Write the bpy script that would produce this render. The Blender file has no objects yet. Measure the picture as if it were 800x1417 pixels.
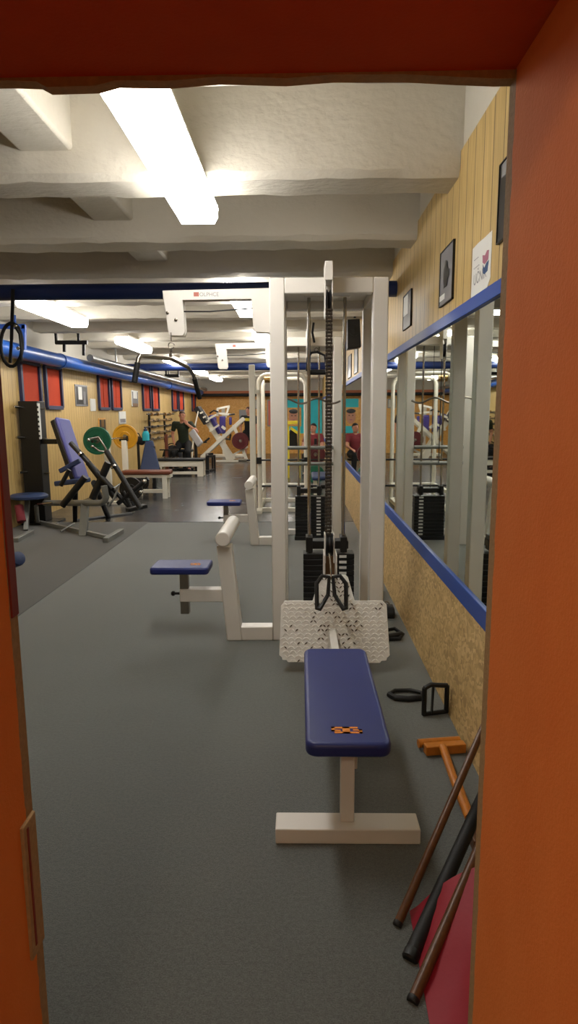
import bpy, bmesh, math, random
from mathutils import Vector, Matrix
random.seed(7)
SC = bpy.context.scene
COL = SC.collection
PI = math.pi

# ------------------------------------------------------------------ camera
H, F, W, HH = 1.6, 865.0, 800, 1417
psi, th, ro = math.radians(1.06), math.radians(9.0), math.radians(0.35)
fw = Vector((-math.sin(psi)*math.cos(th), math.cos(psi)*math.cos(th), -math.sin(th)))
r0 = Vector((math.cos(psi), math.sin(psi), 0)); u0 = r0.cross(fw)
rt = (r0*math.cos(ro) - u0*math.sin(ro)).normalized(); up = rt.cross(fw)
cd = bpy.data.cameras.new('camera'); cam = bpy.data.objects.new('camera', cd); COL.objects.link(cam)
cam.matrix_world = Matrix(((rt.x, up.x, -fw.x, 0), (rt.y, up.y, -fw.y, 0), (rt.z, up.z, -fw.z, H), (0, 0, 0, 1)))
cd.sensor_fit = 'VERTICAL'; cd.sensor_height = 36; cd.lens = F/HH*36; cd.clip_start = .05; cd.clip_end = 100
SC.camera = cam

def q(x, y, Y):
    """room point at distance Y that the sight line (x, y) measures"""
    d = fw + rt*((x-W/2)/F) - up*((y-HH/2)/F); t = Y/d.y
    return Vector((0, 0, H)) + d*t
def qf(x, y, z=0.0):
    d = fw + rt*((x-W/2)/F) - up*((y-HH/2)/F); t = (z-H)/d.z
    return Vector((0, 0, H)) + d*t

# ------------------------------------------------------------------ materials
def lin(c):
    c = c.lstrip('#'); v = [int(c[i:i+2], 16)/255 for i in (0, 2, 4)]
    return tuple((x/12.92 if x <= .04045 else ((x+.055)/1.055)**2.4) for x in v) + (1,)
class NT:
    def __init__(s, name):
        s.m = bpy.data.materials.new(name); s.m.use_nodes = True; s.t = s.m.node_tree
        s.b = s.t.nodes['Principled BSDF']; s.co = s.t.nodes.new('ShaderNodeTexCoord').outputs['Object']
    def n(s, typ, **k):
        n = s.t.nodes.new(typ)
        for a, v in k.items(): setattr(n, a, v)
        return n
    def l(s, a, b): s.t.links.new(a, b)
    def math(s, op, a, b=None):
        n = s.n('ShaderNodeMath', operation=op)
        for i, v in enumerate((a, b)):
            if v is None: continue
            if isinstance(v, (int, float)): n.inputs[i].default_value = v
            else: s.l(v, n.inputs[i])
        return n.outputs[0]
    def scaled(s, sx, sy, sz):
        n = s.n('ShaderNodeMapping'); n.inputs['Scale'].default_value = (sx, sy, sz); s.l(s.co, n.inputs[0]); return n.outputs[0]
    def noise(s, vec, scale, detail=3, rough=.55):
        n = s.n('ShaderNodeTexNoise'); n.inputs['Scale'].default_value = scale
        n.inputs['Detail'].default_value = detail; n.inputs['Roughness'].default_value = rough
        s.l(vec or s.co, n.inputs['Vector']); return n.outputs['Fac']
    def ramp(s, fac, stops):
        n = s.n('ShaderNodeValToRGB'); e = n.color_ramp.elements
        while len(e) < len(stops): e.new(.5)
        for i, (p, c) in enumerate(stops): e[i].position = p; e[i].color = lin(c) if isinstance(c, str) else c
        s.l(fac, n.inputs[0]); return n.outputs[0]
    def mix(s, fac, a, b, mode='MIX'):
        n = s.n('ShaderNodeMix', data_type='RGBA', blend_type=mode)
        for i, v in ((0, fac), (6, a), (7, b)):
            if isinstance(v, (int, float)): n.inputs[i].default_value = v
            elif isinstance(v, tuple): n.inputs[i].default_value = v
            elif isinstance(v, str): n.inputs[i].default_value = lin(v)
            else: s.l(v, n.inputs[i])
        return n.outputs[2]
    def bump(s, h, strength=.3, dist=.01):
        n = s.n('ShaderNodeBump'); n.inputs['Strength'].default_value = strength; n.inputs['Distance'].default_value = dist
        s.l(h, n.inputs['Height']); s.l(n.outputs[0], s.b.inputs['Normal'])
    def base(s, c):
        if isinstance(c, (tuple, str)): s.b.inputs['Base Color'].default_value = lin(c) if isinstance(c, str) else c
        else: s.l(c, s.b.inputs['Base Color'])
    def set(s, rough=.5, metal=0, spec=None):
        s.b.inputs['Roughness'].default_value = rough; s.b.inputs['Metallic'].default_value = metal
        if spec is not None: s.b.inputs['Specular IOR Level'].default_value = spec

def shade(c, k):
    r = lin(c); return tuple(min(1, x*k) for x in r[:3]) + (1,)
def simple(name, col, rough=.5, metal=0, vary=.12, scale=12, bump=0, bscale=120, spec=None):
    t = NT(name); f = t.noise(None, scale, 4)
    t.base(t.mix(f, shade(col, 1-vary), shade(col, 1+vary))); t.set(rough, metal, spec)
    if bump: t.bump(t.noise(None, bscale, 3), bump, .004)
    return t.m
M = {}
M['white'] = simple('white_paint_steel', '#dfdad2', .38, 0, .06, 6)
M['white2'] = simple('cream_paint_steel', '#e4dfd0', .4, 0, .06, 6)
M['black'] = simple('black_steel', '#0b0b0b', .5, 0, .2, 10)
M['rubber'] = simple('black_rubber', '#0e0e0f', .6, 0, .2, 20, .2)
M['blackplast'] = simple('black_iron_plate', '#0d0d0e', .42, 0, .2, 20)
M['chainsteel'] = simple('oiled_chain_steel', '#4a423a', .42, .7, .25, 30)
M['chrome'] = simple('chrome_steel', '#b9b4aa', .18, 1, .05, 8)
M['dullchrome'] = simple('worn_chrome', '#8d867b', .3, 1, .12, 30)
M['greysteel'] = simple('grey_paint_steel', '#8a8c88', .4, .3, .1, 8)
M['vinyl'] = simple('blue_vinyl', '#202c70', .42, 0, .1, 5, .12, 260)
M['vinyl2'] = simple('violet_blue_vinyl', '#4a4c8c', .4, 0, .1, 5, .1, 200)
M['vinyldark'] = simple('dark_blue_vinyl', '#24375e', .45, 0, .1, 5)
M['brown'] = simple('brown_vinyl', '#6e3a26', .45, 0, .1, 8)
M['logo'] = simple('orange_print', '#e58a1e', .5, 0, .05, 10)
M['orangeline'] = simple('dark_orange_print', '#8a2f10', .5, 0, .05, 10)
M['bluepaint'] = simple('blue_paint', '#1a469a', .42, 0, .08, 5)
M['bluepipe'] = simple('blue_pipe_paint', '#2456a6', .32, 0, .1, 5)
M['navypipe'] = simple('dark_blue_pipe_paint', '#14285a', .35, 0, .1, 5)
M['tagwhite'] = simple('white_label', '#d9d9d4', .6, 0, .05, 20)
M['greytext'] = simple('grey_print', '#8e8e90', .6, 0, .05, 20)
M['redtext'] = simple('faded_red_print', '#b0685a', .6, 0, .1, 20)
M['rust'] = simple('rusty_steel', '#7a5a3c', .6, .3, .4, 40)
M['redmat'] = simple('red_foam', '#961228', .6, 0, .08, 8, .15, 60)
M['orangesteel'] = simple('orange_varnished_wood', '#b86e1a', .35, 0, .35, 22)
M['green'] = simple('green_rubber_plate', '#1b6a4c', .45, 0, .1, 10)
M['yellow'] = simple('yellow_rubber_plate', '#c08a16', .45, 0, .12, 10)
M['redplate'] = simple('dark_red_plate', '#5a1a1c', .45, 0, .1, 10)
M['purple'] = simple('purple_vinyl', '#3a2f78', .5, 0, .1, 10)
M['lightpad'] = simple('pale_grey_vinyl', '#b9b9bd', .5, 0, .08, 10)
M['cyan'] = simple('turquoise_cloth', '#2fb6c8', .6, 0, .08, 6)
M['cyanwall'] = simple('turquoise_banner', '#35c8d4', .6, 0, .08, 3)
M['yellowpaint'] = simple('yellow_paint', '#d8c22a', .45, 0, .08, 8)
M['skin'] = simple('skin', '#c98f74', .55, 0, .08, 20)
M['hair'] = simple('brown_hair', '#4a2c1c', .7, 0, .25, 80)
M['hairblack'] = simple('black_hair', '#17120f', .7, 0, .25, 80)
M['olive'] = simple('dark_green_cloth', '#26301f', .85, 0, .12, 20, .2)
M['blackcloth'] = simple('black_cloth', '#121316', .85, 0, .15, 20, .2)
M['maroon'] = simple('maroon_cloth', '#7c2c34', .85, 0, .15, 20, .2)
M['shoe'] = simple('dark_shoe', '#1b1b1d', .6, 0, .15, 20)
M['eye'] = simple('eye_dark', '#1a1210', .3, 0, .1, 20)
M['orangewin'] = simple('red_orange_panel', '#b8380f', .85, 0, .1, 4)
M['darkframe'] = simple('dark_blue_frame', '#2c3050', .5, 0, .1, 6)
M['brass'] = simple('brass', '#a8834a', .35, .8, .15, 20)
M['pinkband'] = simple('salmon_plaster', '#c47a58', .8, 0, .1, 3)
M['plaster'] = simple('white_plaster', '#c9c4b8', .85, 0, .06, 3, .25, 30)
M['hall'] = simple('hall_plaster', '#b9976e', .9, 0, .06, 3)
M['galv'] = simple('galvanised_steel', '#9a9c9c', .3, .9, .1, 20)

# painted rough concrete
t = NT('painted_concrete'); big = t.noise(None, 1.6, 5); fine = t.noise(t.scaled(.6, 1.4, 1), 26, 5)
t.base(t.mix(big, '#c6bfb0', '#d6d1c4')); t.set(.8); h = t.math('ADD', t.math('MULTIPLY', fine, .6), t.math('MULTIPLY', t.noise(None, 7, 3), .9)); t.bump(h, .55, .02); M['concrete'] = t.m
# orange painted chipboard with a raw edge on the gym side
t = NT('orange_chipboard'); sep = t.n('ShaderNodeSeparateXYZ'); t.l(t.co, sep.inputs[0])
f = t.noise(t.scaled(1, 1, .6), 9, 5); pit = t.noise(None, 180, 3)
oc = t.mix(f, '#dc7834', '#ea8c46'); edge = t.math('GREATER_THAN', sep.outputs[1], t.math('ADD', 1.024, t.math('MULTIPLY', t.noise(None, 20, 4), .014)))
raw = t.mix(t.noise(None, 120, 3), '#8a7250', '#b89b70'); t.base(t.mix(edge, oc, raw)); t.set(.8, 0, .15); t.bump(pit, .25, .004); M['orange'] = t.m
t = NT('orange_chipboard_shaded'); sep = t.n('ShaderNodeSeparateXYZ'); t.l(t.co, sep.inputs[0])  # orange chipboard again, its colour darkened for the shade under the lintel
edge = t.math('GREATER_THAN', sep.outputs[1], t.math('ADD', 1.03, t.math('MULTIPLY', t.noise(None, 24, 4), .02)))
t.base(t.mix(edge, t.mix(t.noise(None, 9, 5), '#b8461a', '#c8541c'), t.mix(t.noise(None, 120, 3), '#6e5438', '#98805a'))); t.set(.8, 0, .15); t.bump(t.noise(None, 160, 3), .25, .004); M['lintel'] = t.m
M['rawedge'] = simple('raw_chipboard_edge', '#a88c60', .85, 0, .3, 90, .4, 150)
M['darkred'] = simple('dark_red_stop_paint', '#7c2410', .6, 0, .15, 20)
# vertical boards
def boards(name, a, b, groove, axis, pitch):
    t = NT(name); sep = t.n('ShaderNodeSeparateXYZ'); t.l(t.co, sep.inputs[0])
    v = t.math('DIVIDE', sep.outputs[axis], pitch); fr = t.math('FRACT', v); idn = t.math('FLOOR', v)
    wn = t.n('ShaderNodeTexWhiteNoise', noise_dimensions='1D'); t.l(idn, wn.inputs['W'])
    comb = t.n('ShaderNodeCombineXYZ'); t.l(t.math('MULTIPLY', wn.outputs['Value'], 17), comb.inputs[0])
    add = t.n('ShaderNodeVectorMath', operation='ADD'); t.l(t.scaled(14, 14, 1.1), add.inputs[0]); t.l(comb.outputs[0], add.inputs[1])
    g = t.noise(add.outputs[0], 3.0, 5, .6)
    c = t.mix(t.ramp(g, [(.3, (0, 0, 0, 1)), (.7, (1, 1, 1, 1))]), a, b)
    c = t.mix(t.math('MULTIPLY', wn.outputs['Value'], .35), c, shade(a, .82))
    line = t.math('LESS_THAN', t.math('ABSOLUTE', t.math('SUBTRACT', fr, .5)), .472)   # 1 on the board, 0 in the groove
    t.base(t.mix(line, groove, c)); t.set(.45); t.bump(line, .8, .01); return t.m
M['pineR'] = boards('pine_boards_right', '#b3955a', '#d2b476', '#4f3c1e', 1, .152)
M['pineL'] = boards('pine_boards_left', '#bb9a5c', '#d6b97c', '#82663a', 1, .12)
# oriented strand board
def osb(name, cols, sc=1):
    t = NT(name); v = t.n('ShaderNodeTexVoronoi'); v.inputs['Scale'].default_value = 58*sc; v.inputs['Randomness'].default_value = 1
    warp = t.n('ShaderNodeVectorMath', operation='ADD'); t.l(t.scaled(1, .45, 1), warp.inputs[0])
    nz = t.n('ShaderNodeTexNoise'); nz.inputs['Scale'].default_value = 9; t.l(t.co, nz.inputs['Vector'])
    m2 = t.n('ShaderNodeVectorMath', operation='SCALE'); m2.inputs['Scale'].default_value = .12; t.l(nz.outputs['Color'], m2.inputs[0]); t.l(m2.outputs[0], warp.inputs[1])
    t.l(warp.outputs[0], v.inputs['Vector']); sp = t.n('ShaderNodeSeparateColor'); t.l(v.outputs['Color'], sp.inputs[0])
    f = t.math('ADD', t.math('MULTIPLY', sp.outputs[0], .55), t.math('MULTIPLY', t.noise(None, 3.5, 5), .5))
    t.base(t.ramp(f, [(.1, cols[0]), (.5, cols[1]), (.9, cols[2])])); t.set(.5); t.bump(sp.outputs[0], .2, .004); return t.m
M['osb'] = osb('strand_board', ('#94764a', '#c0a068', '#dabc84'))
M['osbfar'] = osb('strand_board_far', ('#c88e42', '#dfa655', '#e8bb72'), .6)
# carpets and rubber floor
def carpet(name, a, b, sc=220):
    t = NT(name); f = t.math('ADD', t.math('MULTIPLY', t.noise(None, sc, 2, .7), .6), t.math('MULTIPLY', t.noise(None, 70, 3, .75), .4)); g = t.noise(None, 1.3, 4)
    c = t.mix(t.ramp(f, [(.40, (0, 0, 0, 1)), (.60, (1, 1, 1, 1))]), shade(a, .85), b)
    t.base(t.mix(t.math('MULTIPLY', g, .45), c, shade(b, 1.25))); t.set(.95, 0, .2); t.bump(f, .5, .006)
    t.b.inputs['Sheen Weight'].default_value = .5; t.b.inputs['Sheen Roughness'].default_value = .5; return t.m
M['carpet'] = carpet('grey_carpet', '#464a4a', '#636865')
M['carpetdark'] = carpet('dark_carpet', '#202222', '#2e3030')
t = NT('black_rubber_tiles'); br = t.n('ShaderNodeTexBrick'); br.offset = 0; br.inputs['Scale'].default_value = 1
br.inputs['Brick Width'].default_value = 1.0; br.inputs['Row Height'].default_value = 1.0; br.inputs['Mortar Size'].default_value = .008
br.inputs['Color1'].default_value = lin('#2c2d2f'); br.inputs['Color2'].default_value = lin('#333436'); br.inputs['Mortar'].default_value = lin('#121212')
t.l(t.co, br.inputs['Vector']); t.base(br.outputs['Color']); nr = t.math('ADD', .14, t.math('MULTIPLY', t.noise(None, 2.2, 4), .2)); t.l(nr, t.b.inputs['Roughness'])
t.bump(t.noise(t.scaled(.5, 2.2, 1), 5, 3), .18, .02); M['rubberfloor'] = t.m
# mirror glass, wood poles, diamond plate
t = NT('mirror_glass'); t.base(t.mix(t.noise(None, 1, 2), '#c8d0c8', '#d0d8d0')); t.set(.015, 1); M['mirror'] = t.m
t = NT('varnished_pole_wood'); g = t.noise(t.scaled(30, 30, 3), 3, 4); t.base(t.mix(g, '#38200f', '#74481f')); t.set(.4); M['pole'] = t.m
t = NT('footplate_paint'); g = t.noise(None, 16, 5, .65); t.base(t.ramp(g, [(.22, '#b8ad98'), (.38, '#e6e3dc'), (.8, '#f0eee9')])); t.set(.42); M['foot'] = t.m
M['worn'] = simple('worn_bare_steel', '#5a5248', .4, .6, .3, 40)
t = NT('lit_diffuser'); t.base('#ffffff'); t.b.inputs['Emission Color'].default_value = (1, .965, .91, 1); t.b.inputs['Emission Strength'].default_value = 17
M['lamp'] = t.m

# ------------------------------------------------------------------ mesh helpers
ROOT = {}
def frame(d):
    d = d.normalized(); a = Vector((0, 0, 1)) if abs(d.z) < .9 else Vector((1, 0, 0))
    x = a.cross(d).normalized(); return x, d.cross(x)
V = Vector
class MB:
    def __init__(s): s.bm = bmesh.new(); s.mi = 0
    def face(s, vs):
        try: f = s.bm.faces.new(vs); f.material_index = s.mi; return f
        except ValueError: return None
    def hexa(s, c):
        v = [s.bm.verts.new(p) for p in c]
        for i in ((0, 3, 2, 1), (4, 5, 6, 7), (0, 1, 5, 4), (1, 2, 6, 5), (2, 3, 7, 6), (3, 0, 4, 7)): s.face([v[k] for k in i])
    def box(s, x0, x1, y0, y1, z0, z1):
        s.hexa([(x0, y0, z0), (x1, y0, z0), (x1, y1, z0), (x0, y1, z0), (x0, y0, z1), (x1, y0, z1), (x1, y1, z1), (x0, y1, z1)]); return s
    def obox(s, c, ax, ay, az):
        c, ax, ay, az = V(c), V(ax)/2, V(ay)/2, V(az)/2
        s.hexa([c-ax-ay-az, c+ax-ay-az, c+ax+ay-az, c-ax+ay-az, c-ax-ay+az, c+ax-ay+az, c+ax+ay+az, c-ax+ay+az]); return s
    def bar(s, p, r, w, h, side=None):
        p, r = V(p), V(r); d = r-p
        if side is None: x, y = frame(d)
        else: x = (V(side) - d.normalized()*V(side).dot(d.normalized())).normalized(); y = d.normalized().cross(x)
        return s.obox((p+r)/2, x*w, y*h, d)
    def prism(s, pts, ext):
        ext = V(ext); a = [s.bm.verts.new(V(p)) for p in pts]; b = [s.bm.verts.new(V(p)+ext) for p in pts]; n = len(a)
        s.face(a[::-1]); s.face(b)
        for i in range(n): s.face([a[i], a[(i+1) % n], b[(i+1) % n], b[i]])
        return s
    def tube(s, pts, r, seg=10, closed=False, cap=True):
        pts = [V(p) for p in pts]; n = len(pts); rings = []; x = None
        for i, p in enumerate(pts):
            if closed: d = (pts[(i+1) % n]-p).normalized() + (p-pts[i-1]).normalized()
            else:
                d = V((0, 0, 0))
                if i < n-1: d += (pts[i+1]-p).normalized()
                if i > 0: d += (p-pts[i-1]).normalized()
            d.normalize()
            if x is None: x, y = frame(d)
            else:
                x = x - d*x.dot(d)
                if x.length < 1e-5: x, y = frame(d)
                x.normalize(); y = d.cross(x)
            rr = r[i] if isinstance(r, (list, tuple)) else r
            rings.append([s.bm.verts.new(p + x*(rr*math.cos(2*PI*k/seg)) + y*(rr*math.sin(2*PI*k/seg))) for k in range(seg)])
        m = n if closed else n-1
        for i in range(m):
            a, b = rings[i], rings[(i+1) % n]
            for k in range(seg): s.face([a[k], a[(k+1) % seg], b[(k+1) % seg], b[k]])
        if not closed and cap: s.face(rings[0][::-1]); s.face(rings[-1])
        return s
    def cyl(s, p, r_, rad, rad2=None, seg=20): return s.tube([p, r_], [rad, rad if rad2 is None else rad2], seg)
    def lathe(s, base, axis, prof, seg=28):
        base, d = V(base), V(axis).normalized(); x, y = frame(d); rings = []
        for (r, h) in prof: rings.append([s.bm.verts.new(base + d*h + x*(r*math.cos(2*PI*k/seg)) + y*(r*math.sin(2*PI*k/seg))) for k in range(seg)])
        for a, b in zip(rings, rings[1:]):
            for k in range(seg): s.face([a[k], a[(k+1) % seg], b[(k+1) % seg], b[k]])
        s.face(rings[0][::-1]); s.face(rings[-1]); return s
    def ball(s, c, rx, ry=None, rz=None, rot=None, u=14, v=9):
        ry = rx if ry is None else ry; rz = rx if rz is None else rz
        m = Matrix.Translation(V(c)) @ (rot.to_4x4() if rot is not None else Matrix()) @ Matrix.Diagonal((rx, ry, rz, 1))
        res = bmesh.ops.create_uvsphere(s.bm, u_segments=u, v_segments=v, radius=1, matrix=m)
        for vv in res['verts']:
            for f in vv.link_faces: f.material_index = s.mi
        return s
    def capsule(s, a, b, ra, rb, seg=12):
        a, b = V(a), V(b); d = b-a
        s.tube([a, b], [ra, rb], seg); s.ball(a, ra, u=seg, v=8); s.ball(b, rb, u=seg, v=8); return s
    def build(s, name, m, parent=None, bevel=0, smooth=True, seg=2, remesh=0):
        me = bpy.data.meshes.new(name); o = bpy.data.objects.new(name, me)
        off = ROOT.get(parent.name, V((0, 0, 0))) if parent else V((0, 0, 0))
        if parent: o.parent = parent; ROOT[o.name] = off
        bmesh.ops.recalc_face_normals(s.bm, faces=s.bm.faces)
        for v in s.bm.verts: v.co -= off
        if smooth:
            for f in s.bm.faces: f.smooth = True
            for e in s.bm.edges:
                if len(e.link_faces) == 2 and e.calc_face_angle(0) > .62: e.smooth = False
        s.bm.to_mesh(me); s.bm.free()
        for mm in (m if isinstance(m, (list, tuple)) else [m]): me.materials.append(M[mm] if isinstance(mm, str) else mm)
        COL.objects.link(o)
        if bevel:
            b = o.modifiers.new('bevel', 'BEVEL'); b.width = bevel; b.segments = seg; b.limit_method = 'ANGLE'; b.angle_limit = .7
        if remesh:
            r = o.modifiers.new('remesh', 'REMESH'); r.mode = 'VOXEL'; r.voxel_size = remesh; r.use_smooth_shade = True
            sm = o.modifiers.new('smooth', 'SMOOTH'); sm.iterations = 3; sm.factor = .5
        return o
def tag(o, label, cat, group=None):
    o['label'] = label; o['category'] = cat
    if group: o['group'] = group
    return o
def thing(name, label, cat, loc=(0, 0, 0), group=None):
    o = bpy.data.objects.new(name, None); o.empty_display_size = .05; COL.objects.link(o); o.location = loc
    ROOT[o.name] = V(loc); return tag(o, label, cat, group)
def struct(mb, name, m, **k):
    o = mb.build(name, m, **k); o['kind'] = 'structure'; return o
KIDS = {}
def kids_of(o): return [c for c in bpy.data.objects if c.parent == o]
def dup(root, d, label, group=None):
    r = root.copy(); COL.objects.link(r); r.location = root.location + V(d); r['label'] = label
    if group: r['group'] = group
    for ch in kids_of(root):
        c = ch.copy(); COL.objects.link(c); c.parent = r
        for g in kids_of(ch):
            e = g.copy(); COL.objects.link(e); e.parent = c
            for g2 in kids_of(g):
                e2 = g2.copy(); COL.objects.link(e2); e2.parent = e
    return r
def rrect(cx, cz, w, h, r, n=5):
    out = []
    for (sx, sz, a0) in ((1, 1, 0), (-1, 1, 90), (-1, -1, 180), (1, -1, 270)):
        for k in range(n+1):
            a = math.radians(a0 + 90*k/n); out.append((cx + sx*(w/2-r) + r*math.cos(a), cz + sz*(h/2-r) + r*math.sin(a)))
    return out
def arc(c, u, v, r, a0, a1, n=8):
    c, u, v = V(c), V(u), V(v)
    return [c + u*(r*math.cos(math.radians(a0+(a1-a0)*k/n))) + v*(r*math.sin(math.radians(a0+(a1-a0)*k/n))) for k in range(n+1)]

# ------------------------------------------------------------------ room shell
XL, XR, YB = -4.1, .87, 25.0
CZ = 3.4
struct(MB().box(-4.3, 1.1, -2.2, 9.16, -.1, 0), 'floor', 'carpet', smooth=False)
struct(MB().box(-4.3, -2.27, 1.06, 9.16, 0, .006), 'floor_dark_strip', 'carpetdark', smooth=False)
struct(MB().box(-4.3, 1.1, 9.16, 25.3, -.1, .006), 'floor_rubber', 'rubberfloor', smooth=False)
struct(MB().box(-4.3, 1.1, 1.06, 25.3, CZ, CZ+.2), 'ceiling', 'concrete', smooth=False)
mb = MB()
yb = 2.40; beamYs = []
while yb < 24.5:
    beamYs.append(yb); yb += 1.25
def rough_beam(mb, x0, x1, y0, y1, z0, z1, n=44):
    """a hand plastered concrete rib: slightly wavy lower arrises, chamfered"""
    prof = lambda: [(y0, z1), (y0, z0+.035), (y0+.03, z0), (y1-.03, z0), (y1, z0+.035), (y1, z1)]
    rings = []
    for i in range(n+1):
        x = x0 + (x1-x0)*i/n; rings.append([mb.bm.verts.new((x, y + (random.uniform(-.006, .006) if z < z1 else 0), z + (random.uniform(-.007, .007) if z < z1 else 0))) for (y, z) in prof()])
    for a, b in zip(rings, rings[1:]):
        for k in range(5): mb.face([a[k], b[k], b[k+1], a[k+1]])
    mb.face(rings[0]); mb.face(rings[-1][::-1])
for i, y in enumerate(beamYs):
    mb = MB(); rough_beam(mb, XL-.1, XR+.1, y, y+.31, 2.87, CZ+.05); struct(mb, 'ceiling_beam', 'concrete')
mb = MB()
for x in (-3.1, -1.385):
    for i, y in enumerate(beamYs[:-1]):
        mb.box(x-.15, x+.15, y+.29, y+1.27, 3.02, CZ+.05)
struct(mb, 'ceiling_rib', 'concrete', bevel=.02)

# right wall: strand board dado, blue ledge, mirror strip, blue rail, pine boards, plaster
struct(MB().box(.885, 1.1, 1.06, 25.3, 0, CZ), 'wall_right', 'plaster', smooth=False)
struct(MB().prism([V((.79, 1.06, 0)), V((.90, 1.06, 0)), V((.90, 1.06, .60)), V((.866, 1.06, .60))], (0, 23.94, 0)), 'wall_right_dado', 'osb', smooth=False)
struct(MB().box(.860, .90, 1.06, 25, .585, .682), 'trim_1', 'bluepaint', bevel=.003)
struct(MB().box(.858, .90, 1.06, 25, 2.10, 2.165), 'trim_2', 'bluepaint', bevel=.003)
struct(MB().box(.872, .90, 1.06, 25, 2.165, 2.99), 'wall_right_boards', 'pineR', smooth=False)
tag(MB().box(.874, .884, 1.10, 14.2, .677, 2.10).build('wall_mirror', 'mirror', smooth=False), 'long frameless mirror strip along the right wall above the blue ledge', 'mirror')

# left wall and far wall
struct(MB().box(-4.3, XL, 1.06, 25.3, 0, 2.56), 'wall_left', 'pineL', smooth=False)
struct(MB().box(-4.3, XL-.02, 1.06, 25.3, 2.56, CZ), 'wall_left_plaster', 'plaster', smooth=False)
struct(MB().box(-4.3, 1.1, YB, YB+.2, 0, 2.25), 'wall_back', 'osbfar', smooth=False)
struct(MB().box(-4.3, 1.1, YB-.02, YB+.2, 2.25, CZ), 'wall_back_plaster', 'plaster', smooth=False)
struct(MB().box(-4.3, 1.1, YB-.03, YB+.2, 2.25, 2.47), 'wall_back_band', 'pinkband', smooth=False)
# partition with the doorway the camera looks through
dl, dr, dz = -.503, .325, 2.107
struct(MB().box(-4.3, dl, .42, 1.06, 0, CZ), 'wall_front_left', 'orange', smooth=False)
struct(MB().box(dr, 1.1, .42, 1.06, 0, CZ), 'wall_front_right', 'orange', smooth=False)
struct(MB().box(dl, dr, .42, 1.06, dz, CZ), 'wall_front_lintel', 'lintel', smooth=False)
mb = MB()   # ragged board edge under the lintel
xs = [dl, -.44, -.40, -.385, -.31, -.28, -.20, -.12, -.02, .05, .16, .24, .30, dr]
zs = [.004, .004, .006, .014, .013, .006, .008, .003, .007, .003, .004, .009, .012, .012]
poly = [(x, 1.036, dz-z) for x, z in zip(xs, zs)] + [(dr, 1.036, dz+.01), (dl, 1.036, dz+.01)]
mb.prism(poly, (0, .024, 0)); struct(mb, 'trim_3', 'rawedge', smooth=False)
mb = MB(); mb.box(dl-.002, dl+.003, 1.034, 1.061, 1.25, 2.09); struct(mb, 'trim_4', 'darkred', bevel=.002)
mb = MB(); mb.box(dl-.002, dl+.006, 1.005, 1.058, .60, .87); struct(mb, 'trim_5', 'rawedge', bevel=.002)
mb = MB(); mb.box(dl, dl+.0075, 1.018, 1.024, .62, .86); struct(mb, 'trim_6', 'darkred')
# hall behind the camera
struct(MB().box(-1.7, -1.5, -2.2, .42, 0, 2.7), 'wall_hall_left', 'hall', smooth=False)
struct(MB().box(1.5, 1.7, -2.2, .42, 0, 2.7), 'wall_hall_right', 'hall', smooth=False)
struct(MB().box(-1.7, 1.7, -2.2, -2.0, 0, 2.7), 'wall_hall_back', 'hall', smooth=False)
struct(MB().box(-1.7, 1.7, -2.2, .42, 2.6, 2.7), 'ceiling_hall', 'plaster', smooth=False)

# unseen lamp added behind the camera to brighten the orange doorway sides
o = thing('ceiling_lamp', 'added round fill lamp on the hall ceiling, unseen behind the camera', 'ceiling lamp', (-.5, -1.0, 2.6))
MB().lathe((-.5, -1.0, 2.57), (0, 0, 1), [(.19, 0), (.19, .03)], 28).build('rim', 'white', o)
M['hall_fill'] = NT('hall_fill_glow').m; b_ = M['hall_fill'].node_tree.nodes['Principled BSDF']; b_.inputs['Emission Color'].default_value = (1, .80, .58, 1); b_.inputs['Emission Strength'].default_value = 52
MB().lathe((-.5, -1.0, 2.50), (0, 0, 1), [(.06, 0), (.14, .02), (.175, .07)], 28).build('glass_dome', 'hall_fill', o)

# windows on the left wall: red-orange panes in dark blue frames
wn = 0
for (y0, y1) in ((7.4, 8.05), (9.25, 9.92), (10.15, 10.80), (12.82, 13.5), (13.7, 14.4), (16.42, 17.2), (17.45, 18.25), (20.2, 21.0), (21.3, 22.1), (23.9, 24.6)):
    wn += 1; z0, z1 = 1.71, 2.37; fr_ = MB(); t_ = .065
    fr_.box(XL-.05, XL+.05, y0-t_/2, y0+t_/2, z0, z1).box(XL-.05, XL+.05, y1-t_/2, y1+t_/2, z0, z1)
    fr_.box(XL-.05, XL+.05, y0, y1, z0-t_/2, z0+t_/2).box(XL-.05, XL+.05, y0, y1, z1-t_/2, z1+t_/2)
    f_ = struct(fr_, 'window_%d' % wn, 'darkframe', bevel=.006)
    p_ = MB().box(XL-.02, XL+.012, y0, y1, z0, z1); p_.box(XL, XL+.02, (y0+y1)/2-.012, (y0+y1)/2+.012, z0, z1) if wn > 3 else None
    ROOT[f_.name] = V((0, 0, 0)); p_.build('window_pane', 'orangewin', f_, smooth=False)

# ------------------------------------------------------------------ ceiling lamps
def lamp(x, y0, y1, label, z=2.728):
    o = thing('ceiling_lamp', label, 'ceiling lamp', (x, (y0+y1)/2, z+.15), 'fluorescent batten lamps under the ceiling beams')
    MB().box(x-.105, x+.105, y0+.01, y1-.01, z+.105, z+.15).build('housing', 'white', o, bevel=.004)
    sec = [(-.118, .105), (-.118, .035), (-.098, .0), (.098, .0), (.118, .035), (.118, .105)]
    MB().prism([(x+a, y0+.012, z+b) for a, b in sec], (0, y1-y0-.024, 0)).build('diffuser', 'lamp', o, bevel=.006)
    for yy in (y0, y1-.012):
        MB().prism([(x+a*1.01, yy, z+b-.001) for a, b in sec], (0, .012, 0)).build('end_cap', 'lamp', o)
    for yy in (y0+.38, y1-.1): MB().tube(arc((x+.12, yy, z+.05), (1, 0, 0), (0, 0, 1), .016, -90, 90, 6), .002, 5).build('clip', 'chrome', o)
    return o
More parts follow.
